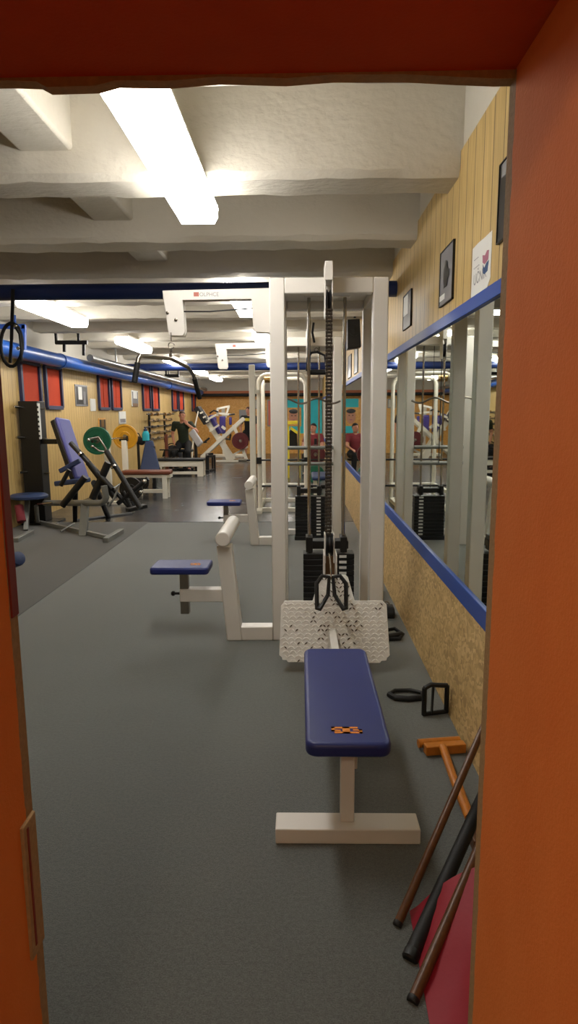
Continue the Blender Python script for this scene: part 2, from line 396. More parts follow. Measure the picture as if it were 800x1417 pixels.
lamps = [(-.61, 2.47, 3.98, 'nearest big white lit lamp just inside the doorway'),
 (-2.9, 6.85, 8.45, 'lit lamp above the left machines, nearest of the left row'),
 (-2.9, 10.45, 12.05, 'lit lamp second along the left row, above the green and yellow plates'),
 (-.61, 6.2, 7.7, 'lit lamp above the second white cable tower'), (-.61, 9.9, 11.4, 'lit lamp above the white rack'),
 (-.61, 13.6, 15.1, 'lit lamp fourth along the right row, behind the white rack'), (-.61, 17.3, 18.8, 'lit lamp fifth along the right row of lamps'),
 (-.61, 21.0, 22.5, 'lit lamp at the far end of the right row'),
 (-2.9, 14.05, 15.65, 'lit lamp third along the left row of lamps'), (-2.9, 17.65, 19.25, 'lit lamp above the man in the dark green shirt'),
 (-2.9, 21.2, 22.8, 'lit lamp above the slanted white leg press at the far end')]
for (x, a, b, l) in lamps: lamp(x, a, b, l)

# ------------------------------------------------------------------ pipes
tag(MB().cyl((XL, 5.9, 2.70), (XR+.004, 5.9, 2.70), .07, seg=24).build('ceiling_pipe', 'navypipe'), 'dark blue pipe crossing the whole room just behind the front cable tower top', 'pipe')
tag(MB().cyl((XL, 15.0, 2.68), (XR, 15.0, 2.68), .085, seg=24).build('ceiling_pipe', 'navypipe'), 'dark blue pipe crossing the room far behind, over the white rack', 'pipe')
tag(MB().cyl((XL, 24.6, 2.30), (XR, 24.6, 2.30), .06, seg=16).build('ceiling_pipe', 'black'), 'thin black pipe along the top of the far wall', 'pipe')
pp = thing('heating_pipe', 'thick bright blue pipe running lengthwise above the left wall windows', 'pipe', (-3.85, 4.0, 2.46))
MB().cyl((-3.85, 1.2, 2.48), (-3.85, 24.6, 2.40), .105, seg=24).build('pipe_run', 'bluepipe', pp)
for y in (10.2, 14.5, 18.5): MB().lathe((-3.85, y, 2.452-.0034*(y-9)), (0, 1, 0), [(.12, 0), (.12, .04)], 24).build('pipe_collar', 'bluepipe', pp)
for y in beamYs[7::3]: pass
p2 = thing('heating_pipe', 'thinner silvery pipe running lengthwise beside the thick blue one', 'pipe', (-3.6, 11, 2.60))
MB().cyl((-3.62, 11.0, 2.56), (-3.62, 24.4, 2.52), .06, seg=18).build('pipe_run', 'galv', p2)
for y in (beamYs[8], beamYs[12], beamYs[16]): MB().box(-3.635, -3.605, y+.14, y+.17, 2.53, 2.885).build('hanger_strap', 'galv', p2)
# pipe hangers
b = thing('pipe_bracket', 'blue U shaped bracket over the near end of the bright blue pipe', 'bracket', (-3.75, 8.3, 2.75))
MB().bar(q(-8, 452, 8.5), q(35, 452, 8.5), .05, .06).bar(q(33, 450, 8.5), q(33, 484, 8.5), .05, .05).bar(q(-6, 450, 8.5), q(-6, 480, 8.5), .05, .05).build('bracket_frame', 'bluepaint', b)
MB().bar(q(21, 452, 8.5), V((q(21, 452, 8.5).x, 8.5, 2.9)), .03, .03).build('hanger_rod', 'bluepaint', b)
b = thing('pipe_bracket', 'black H shaped steel bracket above the blue pipe by the left lamp', 'bracket', q(98, 476, 10.2))
MB().bar(q(77, 474, 10.2), q(121, 474, 10.2), .06, .06).build('crossbar', 'black', b)
for x in (89, 116): MB().bar(q(x, 475, 10.2), q(x, 492 if x > 100 else 487, 10.2), .04, .04).build('leg', 'black', b)
for x in (78, 109): MB().bar(V(q(x, 475, 10.2)), V((q(x, 475, 10.2).x, 10.2, 2.9)), .035, .035).build('hanger_rod', 'black', b)
b = thing('pipe_bracket', 'small dark bracket hanging over the far stretch of blue pipe', 'bracket', q(235, 522, 17.5))
MB().bar(q(228, 520, 17.5), q(248, 520, 17.5), .08, .08).build('crossbar', 'black', b)
for x in (230, 247): MB().bar(q(x, 520, 17.5), V((q(x, 520, 17.5).x, 17.5, 2.9)), .04, .04).build('hanger_rod', 'black', b)
# hanging cable loops, top left
o = thing('hanging_straps', 'black straps with an oval loop hanging from the dark blue pipe', 'strap', q(17, 413, 5.83))
MB().bar(q(18, 400, 5.8), q(16, 470, 5.8), .03, .008, (1, 0, 0)).build('strap', 'rubber', o)
loop = [q(16 + 15*math.cos(a), 477 + 30*math.sin(a), 5.8) for a in [2*PI*k/22 for k in range(22)]]
MB().tube(loop, .016, 8, True).build('loop', 'rubber', o)
MB().bar(q(16, 470, 5.8), q(14, 502, 5.79), .025, .012, (1, 0, 0)).build('strap', 'rubber', o)
MB().tube([q(21, 452, 5.78), q(27, 462, 5.78), q(29, 480, 5.78), q(30, 500, 5.78)], .012, 8).build('cord', 'rubber', o)
mb = MB()
for (x, y) in ((21, 451), (25, 482)): mb.ball(q(x, y, 5.77), .016)
mb.build('ring', 'chrome', o)
# ------------------------------------------------------------------ white cable machine
def cable_machine(label, loc):
    X0, Y0, _ = loc; o = thing('cable_machine', label, 'weight machine', loc)
    B = lambda x0, x1, y0, y1, z0, z1, name, m='white', bev=.006, mb=None, par=None: MB().box(X0+x0, X0+x1, Y0+y0, Y0+y1, z0, z1).build(name, m, par or o, bevel=bev)
    P = lambda x, y, z: V((X0+x, Y0+y, z))
    # uprights: -.39..-.29 and .29...39 about the centre; front and rear pairs
    for x in (-.39, .29):
        for y in (0, .65): B(x, x+.1, y, y+.1, 0, 2.47, 'upright', bev=.008)
    B(-.29, .29, 0, .1, 2.37, 2.47, 'top_crossbar', bev=.008); B(-.29, .29, .65, .75, 2.37, 2.47, 'top_crossbar', bev=.008)
    for x in (-.385, .295): B(x, x+.09, .1, .65, 2.37, 2.46, 'top_side_rail')
    B(-.295, .295, .1, .65, 2.43, 2.455, 'top_plate')
    for x in (-.385, .295): B(x, x+.09, .1, .65, 0, .07, 'base_side_rail')
    B(-.29, .29, .655, .745, 0, .07, 'base_crossbar')
    # front top pulley
    br = B(-.032, .019, -.16, .06, 2.42, 2.535, 'pulley_bracket', bev=.004)
    MB().box(X0-.032, X0-.025, Y0-.15, Y0-.02, 2.20, 2.44).box(X0+.012, X0+.019, Y0-.15, Y0-.02, 2.20, 2.44).build('side_plate', 'white', br, bevel=.002)
    MB().lathe(P(-.02, -.09, 2.30), (1, 0, 0), [(.02, 0), (.075, 0), (.075, .006), (.06, .012), (.06, .015), (.075, .021), (.075, .027), (.02, .027)], 28).build('pulley', 'blackplast', br)
    # guide rods, stack
    for x in (-.125, .13):
        MB().cyl(P(x, .36, .05), P(x, .36, 2.43), .0125, seg=14).build('guide_rod', 'chrome', o)
    B(-.16, .165, .33, .39, 2.405, 2.43, 'rod_clamp')
    mbr = MB().box(X0-.15, X0+.165, Y0+.30, Y0+.42, .60, .66); mbr.box(X0-.15, X0-.10, Y0+.29, Y0+.43, .575, .69).box(X0+.105, X0+.155, Y0+.29, Y0+.43, .575, .69); mbr.build('stack_head', 'black', o, bevel=.004)
    for k in range(12):
        z = .055 + k*.0425
        pl = B(-.17, .21, .30, .44, z, z+.039, 'weight_plate', 'blackplast', .003)
        MB().box(X0+.098, X0+.152, Y0+.2985, Y0+.301, z+.010, z+.030).build('number_label', 'tagwhite', pl, smooth=False)
    B(-.18, .22, .29, .45, 0, .05, 'stack_base', 'rubber')
    MB().cyl(P(.005, .36, .6), P(.005, .36, 2.40), .004, seg=8).build('cable', 'black', o)
    # lat arm to the left
    a = -1.11; prof = [(a, 2.415), (-.39, 2.425), (-.39, 2.135), (-.49, 2.14), (-.505, 2.17), (-.515, 2.355), (a+.135, 2.352), (a+.145, 2.15), (a+.13, 2.12), (a+.045, 2.12), (a+.03, 2.14)]
    arm = MB().prism([P(x, .10, z) for x, z in prof], (0, .012, 0)).prism([P(x, .168, z) for x, z in prof], (0, .012, 0)).box(X0+a, X0-.39, Y0+.112, Y0+.168, 2.36, 2.412).build('lat_arm', 'white', o, bevel=.003)
    for (x, z) in ((a+.03, 2.27), (a+.085, 2.225)): MB().lathe(P(x, .10, z), (0, -1, 0), [(.011, 0), (.011, .006), (.006, .009)], 8).build('bolt', 'dullchrome', arm)
    for x in (a+.075, -.45): MB().lathe(P(x, .118, 2.235 if x < -.8 else 2.26), (0, 1, 0), [(.02, 0), (.055, 0), (.055, .006), (.045, .014), (.045, .028), (.055, .036), (.055, .042), (.02, .042)], 24).build('arm_pulley', 'blackplast', arm)
    MB().tube([P(a+.06, .14, 2.285), P(-.8, .14, 2.283), P(-.45, .14, 2.305), P(-.3, .14, 2.32)], .005, 8).build('arm_cable', 'black', arm)
    lb = MB().box(X0-.90, X0-.865, Y0+.0985, Y0+.1005, 2.375, 2.402).build('badge', 'redtext', arm, smooth=False)
    tx = bpy.data.curves.new('lettering', 'FONT'); tx.body = 'OLPHCE'; tx.size = .036; tx.extrude = .0008
    to = bpy.data.objects.new('badge_lettering', tx); COL.objects.link(to); dg = bpy.context.evaluated_depsgraph_get()
    me = bpy.data.meshes.new_from_object(to.evaluated_get(dg)); bpy.data.objects.remove(to)
    for v in me.vertices: v.co = V((-.862 + v.co.x*.97, .0985 - v.co.z, 2.3755 + v.co.y))
    me.materials.append(M['greytext']); to = bpy.data.objects.new('badge_lettering', me); COL.objects.link(to); to.parent = arm
    # lat seat
    seat_parts(o, P)
    return o, P
def gpoly(mb, rects, f):
    for (x0, x1, z0, z1) in rects: mb.hexa([f(x0, z0, 0), f(x1, z0, 0), f(x1, z1, 0), f(x0, z1, 0), f(x0, z0, 1), f(x1, z0, 1), f(x1, z1, 1), f(x0, z1, 1)])
# two block letters back to back: a G turned by 180 degrees and a plain G, on a 15 x 3.4 grid
GLYPH = [(0, 7.2, 2.6, 3.4), (0, 1.6, 1.1, 3.4), (0, 4.4, 1.1, 1.8), (5.4, 7.2, 0, 3.4), (1.4, 7.2, 0, .8),
         (7.2, 9.0, 0, 3.4), (7.2, 13, 2.6, 3.4), (7.2, 15, 0, .8), (10.6, 15, 1.4, 2.1), (13.4, 15, 0, 2.1)]
def seat_parts(o, P):
    # base rail and leaning upright
    MB().box(*[P(-.72, 0, 0).x, P(-.39, 0, 0).x, P(0, 0, 0).y, P(0, .1, 0).y, 0, .1]).build('lat_base_rail', 'white', o, bevel=.006)
    MB().prism([P(-.715, -.01, 0), P(-.605, -.01, 0), P(-.672, -.01, .69), P(-.775, -.01, .69)], (0, .12, 0)).build('lat_upright', 'white', o, bevel=.008)
    MB().lathe(P(-.725, -.05, .745), (0, 1, 0), [(.046, 0), (.052, .006), (.052, .694), (.046, .70)], 28).build('thigh_roller', 'white', o)
    MB().box(P(-1.045, 0, 0).x, P(-.69, 0, 0).x, P(0, 0, 0).y, P(0, .09, 0).y, .285, .375).build('lat_seat_arm', 'white', o, bevel=.005)
    MB().box(P(-1.045, 0, 0).x, P(-.985, 0, 0).x, P(0, .017, 0).y, P(0, .072, 0).y, .19, .50).build('lat_seat_post', 'dullchrome', o, bevel=.004)
    kn = MB().cyl(P(-1.045, .045, .335), P(-1.09, .045, .335), .009, seg=10); kn.lathe(P(-1.085, .045, .335), (-1, 0, 0), [(.01, 0), (.018, .006), (.018, .02), (.01, .028)], 14); kn.build('lat_seat_knob', 'black', o)
    s = MB().prism([P(x, y, .495) for x, y in rrect(-1.035, .075, .41, .27, .03)], (0, 0, .05)).build('lat_seat', 'vinyl', o, bevel=.014, seg=3)
    f = lambda u, v, k: P(-.935 + (u/15-.5)*.075, .06 + (v/3.4-.5)*.06, .545 + .001*k)
    g = MB(); gpoly(g, GLYPH, f); g.build('seat_emblem', 'logo', s, smooth=False)

m1, P1 = cable_machine('tall white cable tower nearest the doorway, with low row seat and footplate', (.19, 4.25, 0))
o = m1
# low row station of the front machine
MB().box(.158, .166, 4.02, 4.14, .62, .81).box(.216, .224, 4.02, 4.14, .62, .81).build('low_pulley_side_plate', 'white', o, bevel=.002)
MB().lathe((.168, 4.08, .735), (1, 0, 0), [(.02, 0), (.075, 0), (.075, .007), (.062, .016), (.062, .03), (.075, .039), (.075, .046), (.02, .046)], 28).build('low_pulley', 'blackplast', o)
mb = MB(); mb.box(.150, .158, 3.90, 4.10, .28, .70).box(.226, .234, 3.90, 4.10, .28, .70).build('pulley_channel', 'white', o, bevel=.002)
MB().box(.158, .226, 4.05, 4.06, .28, .66).build('channel_back', 'rust', o)
# roller chain
mb = MB(); z = .80; k = 0
while z < 2.245:
    if k % 2: mb.box(.165, .173, 4.09, 4.105, z, z+.024).box(.197, .205, 4.09, 4.105, z, z+.024)
    else: mb.box(.171, .177, 4.088, 4.107, z-.004, z+.026).box(.193, .199, 4.088, 4.107, z-.004, z+.026)
    mb.cyl((.163, 4.0975, z), (.207, 4.0975, z), .0098, seg=8); z += .0225; k += 1
mb.build('chain', 'chainsteel', o, smooth=False)
# diamond footplate, leaning back slightly
def fp(x, z, d=0): return V((x, 3.69 + (z-.07)*.32 - d, z))
cx = .205; pts = [(-.125, .40), (-.10, .43), (.075, .43), (.118, .565), (.135, .585), (.285, .585), (.30, .57), (.34, .43), (.515, .43), (.54, .405), (.552, .11), (.535, .095), (.53, .08), (.50, .078), (.49, .066), (-.08, .07), (-.09, .082), (-.115, .083), (-.12, .10), (-.135, .11)]
plate = MB().prism([fp(x, z) for x, z in pts[::-1]], (0, .008, 0)).build('footplate', 'foot', o, bevel=.002)
def inside(x, z):
    c = False; n = len(pts)
    for i in range(n):
        (x1, z1), (x2, z2) = pts[i], pts[i-1]
        if (z1 > z) != (z2 > z) and x < (x2-x1)*(z-z1)/(z2-z1)+x1: c = not c
    return c
mb = MB(); R_ = 21; i = 0
for iz in range(R_):
    for ix in range(31):
        x = -.13 + ix*.0232 + (.0116 if iz % 2 else 0); z = .08 + iz*.0254
        if not (inside(x-.012, z-.01) and inside(x+.012, z+.01) and inside(x-.01, z+.012) and inside(x+.01, z-.01)): continue
        a = math.radians(40 if (ix+iz) % 2 else -40); L, w = .0125, .0040; c, s_ = math.cos(a), math.sin(a)
        wornp = max(0, 1-((x-cx)/.17)**2)*(.7 if z > .40 else .34) + .07
        mb.mi = 1 if random.random() < wornp else 0
        q4 = [fp(x+L*c, z+L*s_), fp(x-w*s_, z+w*c), fp(x-L*c, z-L*s_), fp(x+w*s_, z-w*c)]
        mb.prism(q4, (0, -.0038, 0))
mb.build('tread_lozenges', ['foot', 'worn'], plate, smooth=False)
MB().bar((.195, 2.24, .27), (.195, 3.75, .235), .045, .07, (1, 0, 0)).build('monorail', 'white', o, bevel=.004)
MB().bar((.195, 3.75, .235), (.195, 4.28, .12), .045, .07, (1, 0, 0)).build('monorail_strut', 'white', o, bevel=.004)
MB().box(.149, .201, 2.17, 2.225, .06, .395).build('seat_post', 'white', o, bevel=.003)
MB().box(.165, .19, 2.72, 2.75, .25, .395).build('seat_post', 'white', o, bevel=.003)
MB().box(-.098, .446, 2.125, 2.228, 0, .06).build('foot_bar', 'white', o, bevel=.004)
MB().box(.12, .23, 2.15, 2.85, .385, .395).build('seat_bracket', 'black', o)
s = MB().prism([V((x, y, .395)) for x, y in rrect(.168, 2.50, .305, .915, .04)], (0, 0, .055)).build('row_seat', 'vinyl', o, bevel=.017, seg=4)
f = lambda u, v, k: V((.1675 + (u/15-.5)*.112, 2.142 + (v/3.4-.5)*.046, .4502 + .0008*k))
g = MB(); gpoly(g, [(a-.12, b+.12, c-.1, d+.1) for a, b, c, d in GLYPH], lambda u, v, k: f(u, v, k*.5)); g.build('emblem_outline', 'orangeline', s, smooth=False)
g = MB(); gpoly(g, GLYPH, f); g.build('emblem', 'logo', s, smooth=False)

# second machine: the same tower further back without the row bench in view
m2, P2 = cable_machine('second white cable tower standing behind the nearest one', (.105, 7.5, 0))
mb = MB(); z = .6
for zz, nm in ((1.19, 'crossbar_tube'), (1.0, 'crossbar_tube')):
    MB().cyl(P2(-.29, -.02, zz), P2(.29, -.02, zz), .022, seg=14).build(nm, 'greysteel', m2)
MB().cyl(P2(.0, -.05, 1.0), P2(.0, -.05, 2.3), .006, seg=8).build('cable', 'black', m2)

# handle on the row chain: two joined stirrups
hd = thing('row_handle', 'black double stirrup grip resting on the white diamond footplate', 'handle', (.19, 3.70, .44))
for s_ in (-1, 1):
    c = .187
    L_ = [V((c+s_*.012, 3.73, .605)), V((c+s_*.055, 3.73, .612)), V((c+s_*.090, 3.71, .568)), V((c+s_*.088, 3.655, .432)), V((c+s_*.070, 3.65, .428)), V((c+s_*.02, 3.70, .50))]
    MB().tube(L_, [.013, .013, .014, .016, .016, .013], 10, True).build('stirrup', 'black', hd)
MB().tube([V((.187, 3.735, .59)), V((.187, 3.74, .62)), V((.187, 3.80, .655)), V((.187, 3.98, .70))], .005, 8).build('link', 'chrome', hd)
MB().ball((.187, 3.735, .60), .014).build('swivel', 'chrome', hd)

# lat bar on the front machine
lb = thing('lat_bar', 'long bent grey lat pulldown bar hanging from the nearest white arm', 'lat bar', (-.87, 4.3, 1.95))
pts_ = [V((-.985, 3.78, 1.79)), V((-.962, 3.80, 1.925)), V((-.955, 3.815, 1.94)), V((-.87, 4.3, 1.965)), V((-.815, 4.62, 1.935)), V((-.79, 4.72, 1.885)), V((-.77, 4.85, 1.72))]
MB().tube(pts_, .0135, 12).build('bar', 'dullchrome', lb)
for a, b_ in ((pts_[0], pts_[1]), (pts_[6], pts_[5])): MB().tube([a-(b_-a).normalized()*.004, a+(b_-a)*.82], .0175, 12).build('grip', 'rubber', lb)
MB().tube([V((-.868, 4.33, 2.14)), V((-.868, 4.33, 2.085))], .004, 8).tube(arc((-.868, 4.33, 2.055), (1, 0, 0), (0, 0, 1), .02, 0, 330, 14), .004, 6).tube(arc((-.868, 4.315, 2.012), (0, 1, 0), (0, 0, 1), .022, 0, 330, 14), .004, 6).build('carabiner', 'dullchrome', lb)
MB().box(-.878, -.862, 4.29, 4.32, 1.96, 1.998).build('eyelet', 'dullchrome', lb)

# hook and curl bar hung at the second machine
cb = thing('curl_bar', 'wavy curl bar hanging across the second cable tower', 'curl bar', P2(0, -.15, 1.75))
wv = [P2(-.36 + .72*k/24, -.16, 1.735 + .03*math.sin(k/24*4*PI)) for k in range(25)]
MB().tube(wv, .012, 10).build('bar', 'dullchrome', cb)
MB().cyl(P2(-.005, -.16, 1.75), P2(-.005, -.10, 2.21), .004, seg=8).build('chain_link', 'dullchrome', cb)
hk = thing('rope_handle', 'black triangular handle hanging by a shackle inside the front tower', 'handle', (.12, 4.62, 2.1))
MB().tube([V((.10, 4.65, 2.24)), V((.09, 4.65, 2.17)), V((.105, 4.65, 2.10))], .008, 8).build('shackle', 'black', hk)
MB().tube(arc((.118, 4.65, 2.05), (1, 0, 0), (0, 0, 1), .014, 0, 350, 14), .004, 6).build('ring', 'chrome', hk)
MB().tube([V((.05, 4.65, 1.90)), V((.055, 4.65, 1.99)), V((.085, 4.65, 2.03)), V((.125, 4.65, 2.035)), V((.18, 4.65, 2.01)), V((.195, 4.65, 1.90))], .009, 10).build('bow', 'black', hk)
MB().cyl(V((.05, 4.65, 1.89)), V((.195, 4.65, 1.89)), .018, seg=14).build('grip', 'rubber', hk)

# ------------------------------------------------------------------ things on the right wall
def wallpic(name, label, cat, y0, y1, z0, z1, parts, fm='black', X=.872, d=.014, fr=.006):
    o = thing(name, label, cat, (X, (y0+y1)/2, z0))
    mb = MB(); mb.box(X-d, X, y0, y0+fr, z0, z1).box(X-d, X, y1-fr, y1, z0, z1).box(X-d, X, y0, y1, z0, z0+fr).box(X-d, X, y0, y1, z1-fr, z1); mb.build('frame', fm, o)
    pt = MB().box(X-d*.7, X-.001, y0+fr*.6, y1-fr*.6, z0+fr*.6, z1-fr*.6)
    p = pt.build('picture', parts[0], o, smooth=False)
    for (u0, u1, v0, v1, m) in parts[1]:
        # u runs left to right as seen from the room (far to near), v bottom to top
        yy = [y1-(y1-y0)*u for u in (u0, u1)]; zz = [z0+(z1-z0)*v for v in (v0, v1)]
        MB().box(X-d*.7-.0012, X-d*.7+.001, min(yy), max(yy), zz[0], zz[1]).build('printed_area', m, p, smooth=False)
    return o
M['photogrey'] = simple('photo_grey', '#8f8f92', .25, 0, .3, 3); M['photodark'] = simple('photo_dark', '#262626', .3, 0, .5, 9)
def figure_print(p, X, yc, z0, s, m):
    """a dark muscular silhouette printed on a photograph"""
    out = [(-.35, 0), (.3, 0), (.42, .35), (.75, .42), (.8, .75), (.45, .85), (.3, 1.0), (.22, 1.25), (0, 1.35), (-.22, 1.2), (-.3, 1.0), (-.6, .9), (-.75, .55), (-.5, .4)]
    MB().prism([V((X, yc - a*s, z0 + b*s)) for a, b in out], (-.0015, 0, 0)).build('printed_figure', m, p, smooth=False)
o = wallpic('framed_photo', 'tall framed grey photo of a dark figure left of the white notice', 'picture', 3.70, 4.03, 2.235, 2.555, ('photogrey', [(.0, .42, .10, .2, 'tagwhite')]))
figure_print(kids_of(o)[1], .872-.013, 3.86, 2.33, .11, 'photodark')
o = wallpic('framed_mirror', 'narrow silvery framed panel on the boards, left of the figure photo', 'picture', 5.05, 5.42, 2.27, 2.545, ('photogrey', [(.05, .6, .4, .95, 'tagwhite')]))
o = wallpic('framed_photo', 'dark tall photo on the boards right beside the doorway edge', 'picture', 2.55, 2.90, 2.32, 2.645, ('photodark', [(.1, .9, .8, .97, 'photogrey')]))
# white paper notice with handwriting and a red and blue drawing
X = .8715; pn = thing('paper_notice', 'white paper notice with a red and blue drawing taped above the mirror', 'notice', (X, 3.17, 2.18))
y0, y1, z0, z1 = 3.0, 3.325, 2.172, 2.41
edge = [(y1, z1-.002), (y1-.1, z1+.002), (y0+.12, z1-.001), (y0+.004, z1), (y0, z1-.08), (y0+.006, z1-.16), (y0+.002, z0+.035), (y0+.045, z0), (y1-.12, z0-.003), (y1-.002, z0)]
pg = MB().prism([V((X, y, z)) for y, z in edge], (-.0012, 0, 0)).build('paper_sheet', 'tagwhite', pn, smooth=False)
def textmesh(body, size, fn, mat, name, par, narrow=1.0):
    c = bpy.data.curves.new('t', 'FONT'); c.body = body; c.size = size
    to = bpy.data.objects.new('t', c); COL.objects.link(to); dg = bpy.context.evaluated_depsgraph_get(); dg.update()
    me = bpy.data.meshes.new_from_object(to.evaluated_get(dg)); bpy.data.objects.remove(to)
    off = ROOT.get(par.name, V((0, 0, 0)))
    for v in me.vertices: v.co = fn(v.co.x*narrow, v.co.y) - off
    me.materials.append(M[mat]); to = bpy.data.objects.new(name, me); COL.objects.link(to); to.parent = par; return to
M['pen'] = simple('grey_pen', '#8a8a8e', .7, 0, .1, 20); M['navyprint'] = simple('navy_print', '#2c4a74', .6, 0, .1, 20); M['rosep'] = simple('rose_print', '#a8687c', .6, 0, .1, 20)
textmesh('UČNIK', .075, lambda a, b: V((X-.002, 3.285-a, 2.222+b)), 'pen', 'handwriting', pg, .95)
MB().prism([V((X-.0012, y, z)) for y, z in ((3.14, 2.335), (3.10, 2.325), (3.07, 2.34), (3.04, 2.335), (3.045, 2.295), (3.10, 2.285), (3.135, 2.30))], (-.001, 0, 0)).build('drawing', 'rosep', pg, smooth=False)
MB().prism([V((X-.0012, y, z)) for y, z in ((3.13, 2.29), (3.105, 2.268), (3.075, 2.285), (3.035, 2.29), (3.05, 2.245), (3.10, 2.24), (3.125, 2.25))], (-.001, 0, 0)).build('drawing', 'navyprint', pg, smooth=False)
textmesh('~~~~', .05, lambda a, b: V((X-.002, 3.29-a, 2.33+b)), 'greytext', 'handwriting', pg, .7)
textmesh('~~~~~', .05, lambda a, b: V((X-.002, 3.29-a, 2.29+b)), 'greytext', 'handwriting', pg, .7)
# small framed panels further along
wallpic('framed_mirror', 'slim dark panel on the right boards seen between the tower uprights', 'picture', 9.6, 10.2, 2.2, 2.6, ('photodark', []))
wallpic('framed_mirror', 'second slim dark panel on the right boards, further from the doorway', 'picture', 10.8, 11.5, 2.2, 2.58, ('photodark', []))
# loudspeaker box hung under the ceiling
sp = thing('loudspeaker', 'black loudspeaker box hung from the ceiling behind the front tower', 'loudspeaker', q(491, 480, 8.6))
a, b_ = q(481, 481, 8.6), q(500, 441, 8.6)
MB().prism([q(481, 442, 8.6), q(498, 441, 8.6), q(500, 480, 8.6), q(481, 483, 8.6)], (0, .22, 0)).build('cabinet', 'black', sp, bevel=.008)
MB().lathe((a+b_)/2 + V((0, -.001, .04)), (0, -1, 0), [(.075, 0), (.075, .008), (.05, .004), (.02, .012)], 24).build('driver', 'blackplast', sp)
MB().bar(q(491, 440, 8.7), V((q(491, 441, 8.7).x, 8.7, 2.9)), .03, .03).build('hanger', 'black', sp)

# ------------------------------------------------------------------ things lying on the near floor
def stirrup(name, label, p, size, ry, lying):
    o = thing(name, label, 'handle', p); c, s_ = math.cos(ry), math.sin(ry)
    w, h = size
    if lying: fn = lambda a, b: V(p) + V((a*c - b*s_, a*s_ + b*c, .016))
    else: fn = lambda a, b: V(p) + V((a*c, a*s_, b + .012))
    return o, fn
o, fn = stirrup('loop_grip', 'black loop shaped cable handle lying flat beside the blue row seat', (.60, 3.36, 0), (.2, .1), 0, True)
MB().tube([fn(-.10, .0), fn(-.06, .05), fn(.03, .055), fn(.10, .015)], .011, 10).build('loop_strap', 'black', o)
MB().tube([fn(-.10, .0), fn(-.07, -.045), fn(.0, -.06), fn(.08, -.04), fn(.10, .015)], .017, 10).build('grip', 'rubber', o)
o, fn = stirrup('square_grip', 'black square framed cable handle standing against the strand board', (.715, 3.14, 0), (.13, .16), .25, False)
MB().tube([fn(-.065, 0), fn(-.065, .15)], .013, 10).build('side_bar', 'black', o); MB().tube([fn(.065, 0), fn(.065, .15)], .013, 10).build('side_bar', 'black', o)
MB().tube([fn(-.07, .004), fn(.07, .004)], .012, 10).build('grip', 'rubber', o); MB().tube([fn(-.065, .15), fn(-.03, .165), fn(.065, .15)], .013, 10).build('top_bar', 'black', o)
MB().bar(fn(-.02, .0), fn(-.015, .16), .035, .006).build('strap', 'rubber', o)
# small clutter at the foot of the wall right of the tower
o = thing('curved_grip', 'dark curved handle lying beside the right edge of the footplate', 'handle', (.66, 4.3, 0))
MB().tube([V((.60, 4.27, .02)), V((.62, 4.34, .045)), V((.68, 4.36, .05)), V((.73, 4.30, .03)), V((.70, 4.24, .02)), V((.62, 4.24, .018))], .014, 10, True).build('loop', 'rubber', o)
MB().cyl((.62, 4.25, .03), (.72, 4.29, .035), .02, seg=12).build('grip', 'black', o)
o = thing('ankle_strap', 'black folded ankle cuff on the floor behind the right upright', 'strap', (.68, 4.8, 0))
MB().prism([V((.62, y, z)) for y, z in ((4.72, 0), (4.9, 0), (4.9, .05), (4.84, .085), (4.76, .08), (4.72, .04))], (.12, 0, 0)).build('cuff', 'rubber', o, bevel=.012)
MB().tube(arc((.68, 4.81, .09), (1, 0, 0), (0, 0, 1), .025, 0, 350, 12), .005, 6).build('ring', 'dullchrome', o)
o = thing('straight_bar', 'short black cable bar lying along the foot of the strand board', 'bar', (.69, 5.25, 0))
MB().cyl((.64, 5.05, .03), (.73, 5.5, .03), .018, seg=12).build('bar', 'black', o); MB().box(.675, .695, 5.26, 5.3, .04, .075).build('eyelet', 'black', o)
o = thing('handle_bundle', 'small dark coiled strap on the floor beyond the short cable bar', 'strap', (.7, 5.9, 0))
MB().tube([V((.68 + .07*math.cos(a), 5.9 + .09*math.sin(a), .02 + .004*a)) for a in [k*.5 for k in range(30)]], .014, 8).build('coil', 'rubber', o)

# orange T shaped tool lying by the wall
tt = thing('push_broom', 'orange T shaped wooden broom with a double bar head lying on the floor', 'broom', (.66, 2.6, 0))
hA, hB = qf(588, 1037, .03), qf(643, 1033, .03)
MB().bar(hA, hB, .045, .045, (0, 0, 1)).build('head_block', 'orangesteel', tt, bevel=.004)
u_ = (hB-hA).normalized(); n_ = V((-u_.y, u_.x, 0))
MB().cyl(hA - u_*.015 + n_*.052 + V((0, 0, .002)), hB - u_*.005 + n_*.052 + V((0, 0, .002)), .021, seg=16).build('round_bar', 'orangesteel', tt)
MB().bar(hA + n_*.025, hB + n_*.025 + V((0, 0, 0)), .012, .03, (0, 0, 1)).build('dark_strip', 'rubber', tt)
hp = [qf(613, 1034, .05), qf(628, 1078, .04), qf(634, 1090, .035), qf(650, 1132, .03)]
MB().tube(hp, [.019, .018, .023, .019], 12).build('handle', 'orangesteel', tt)

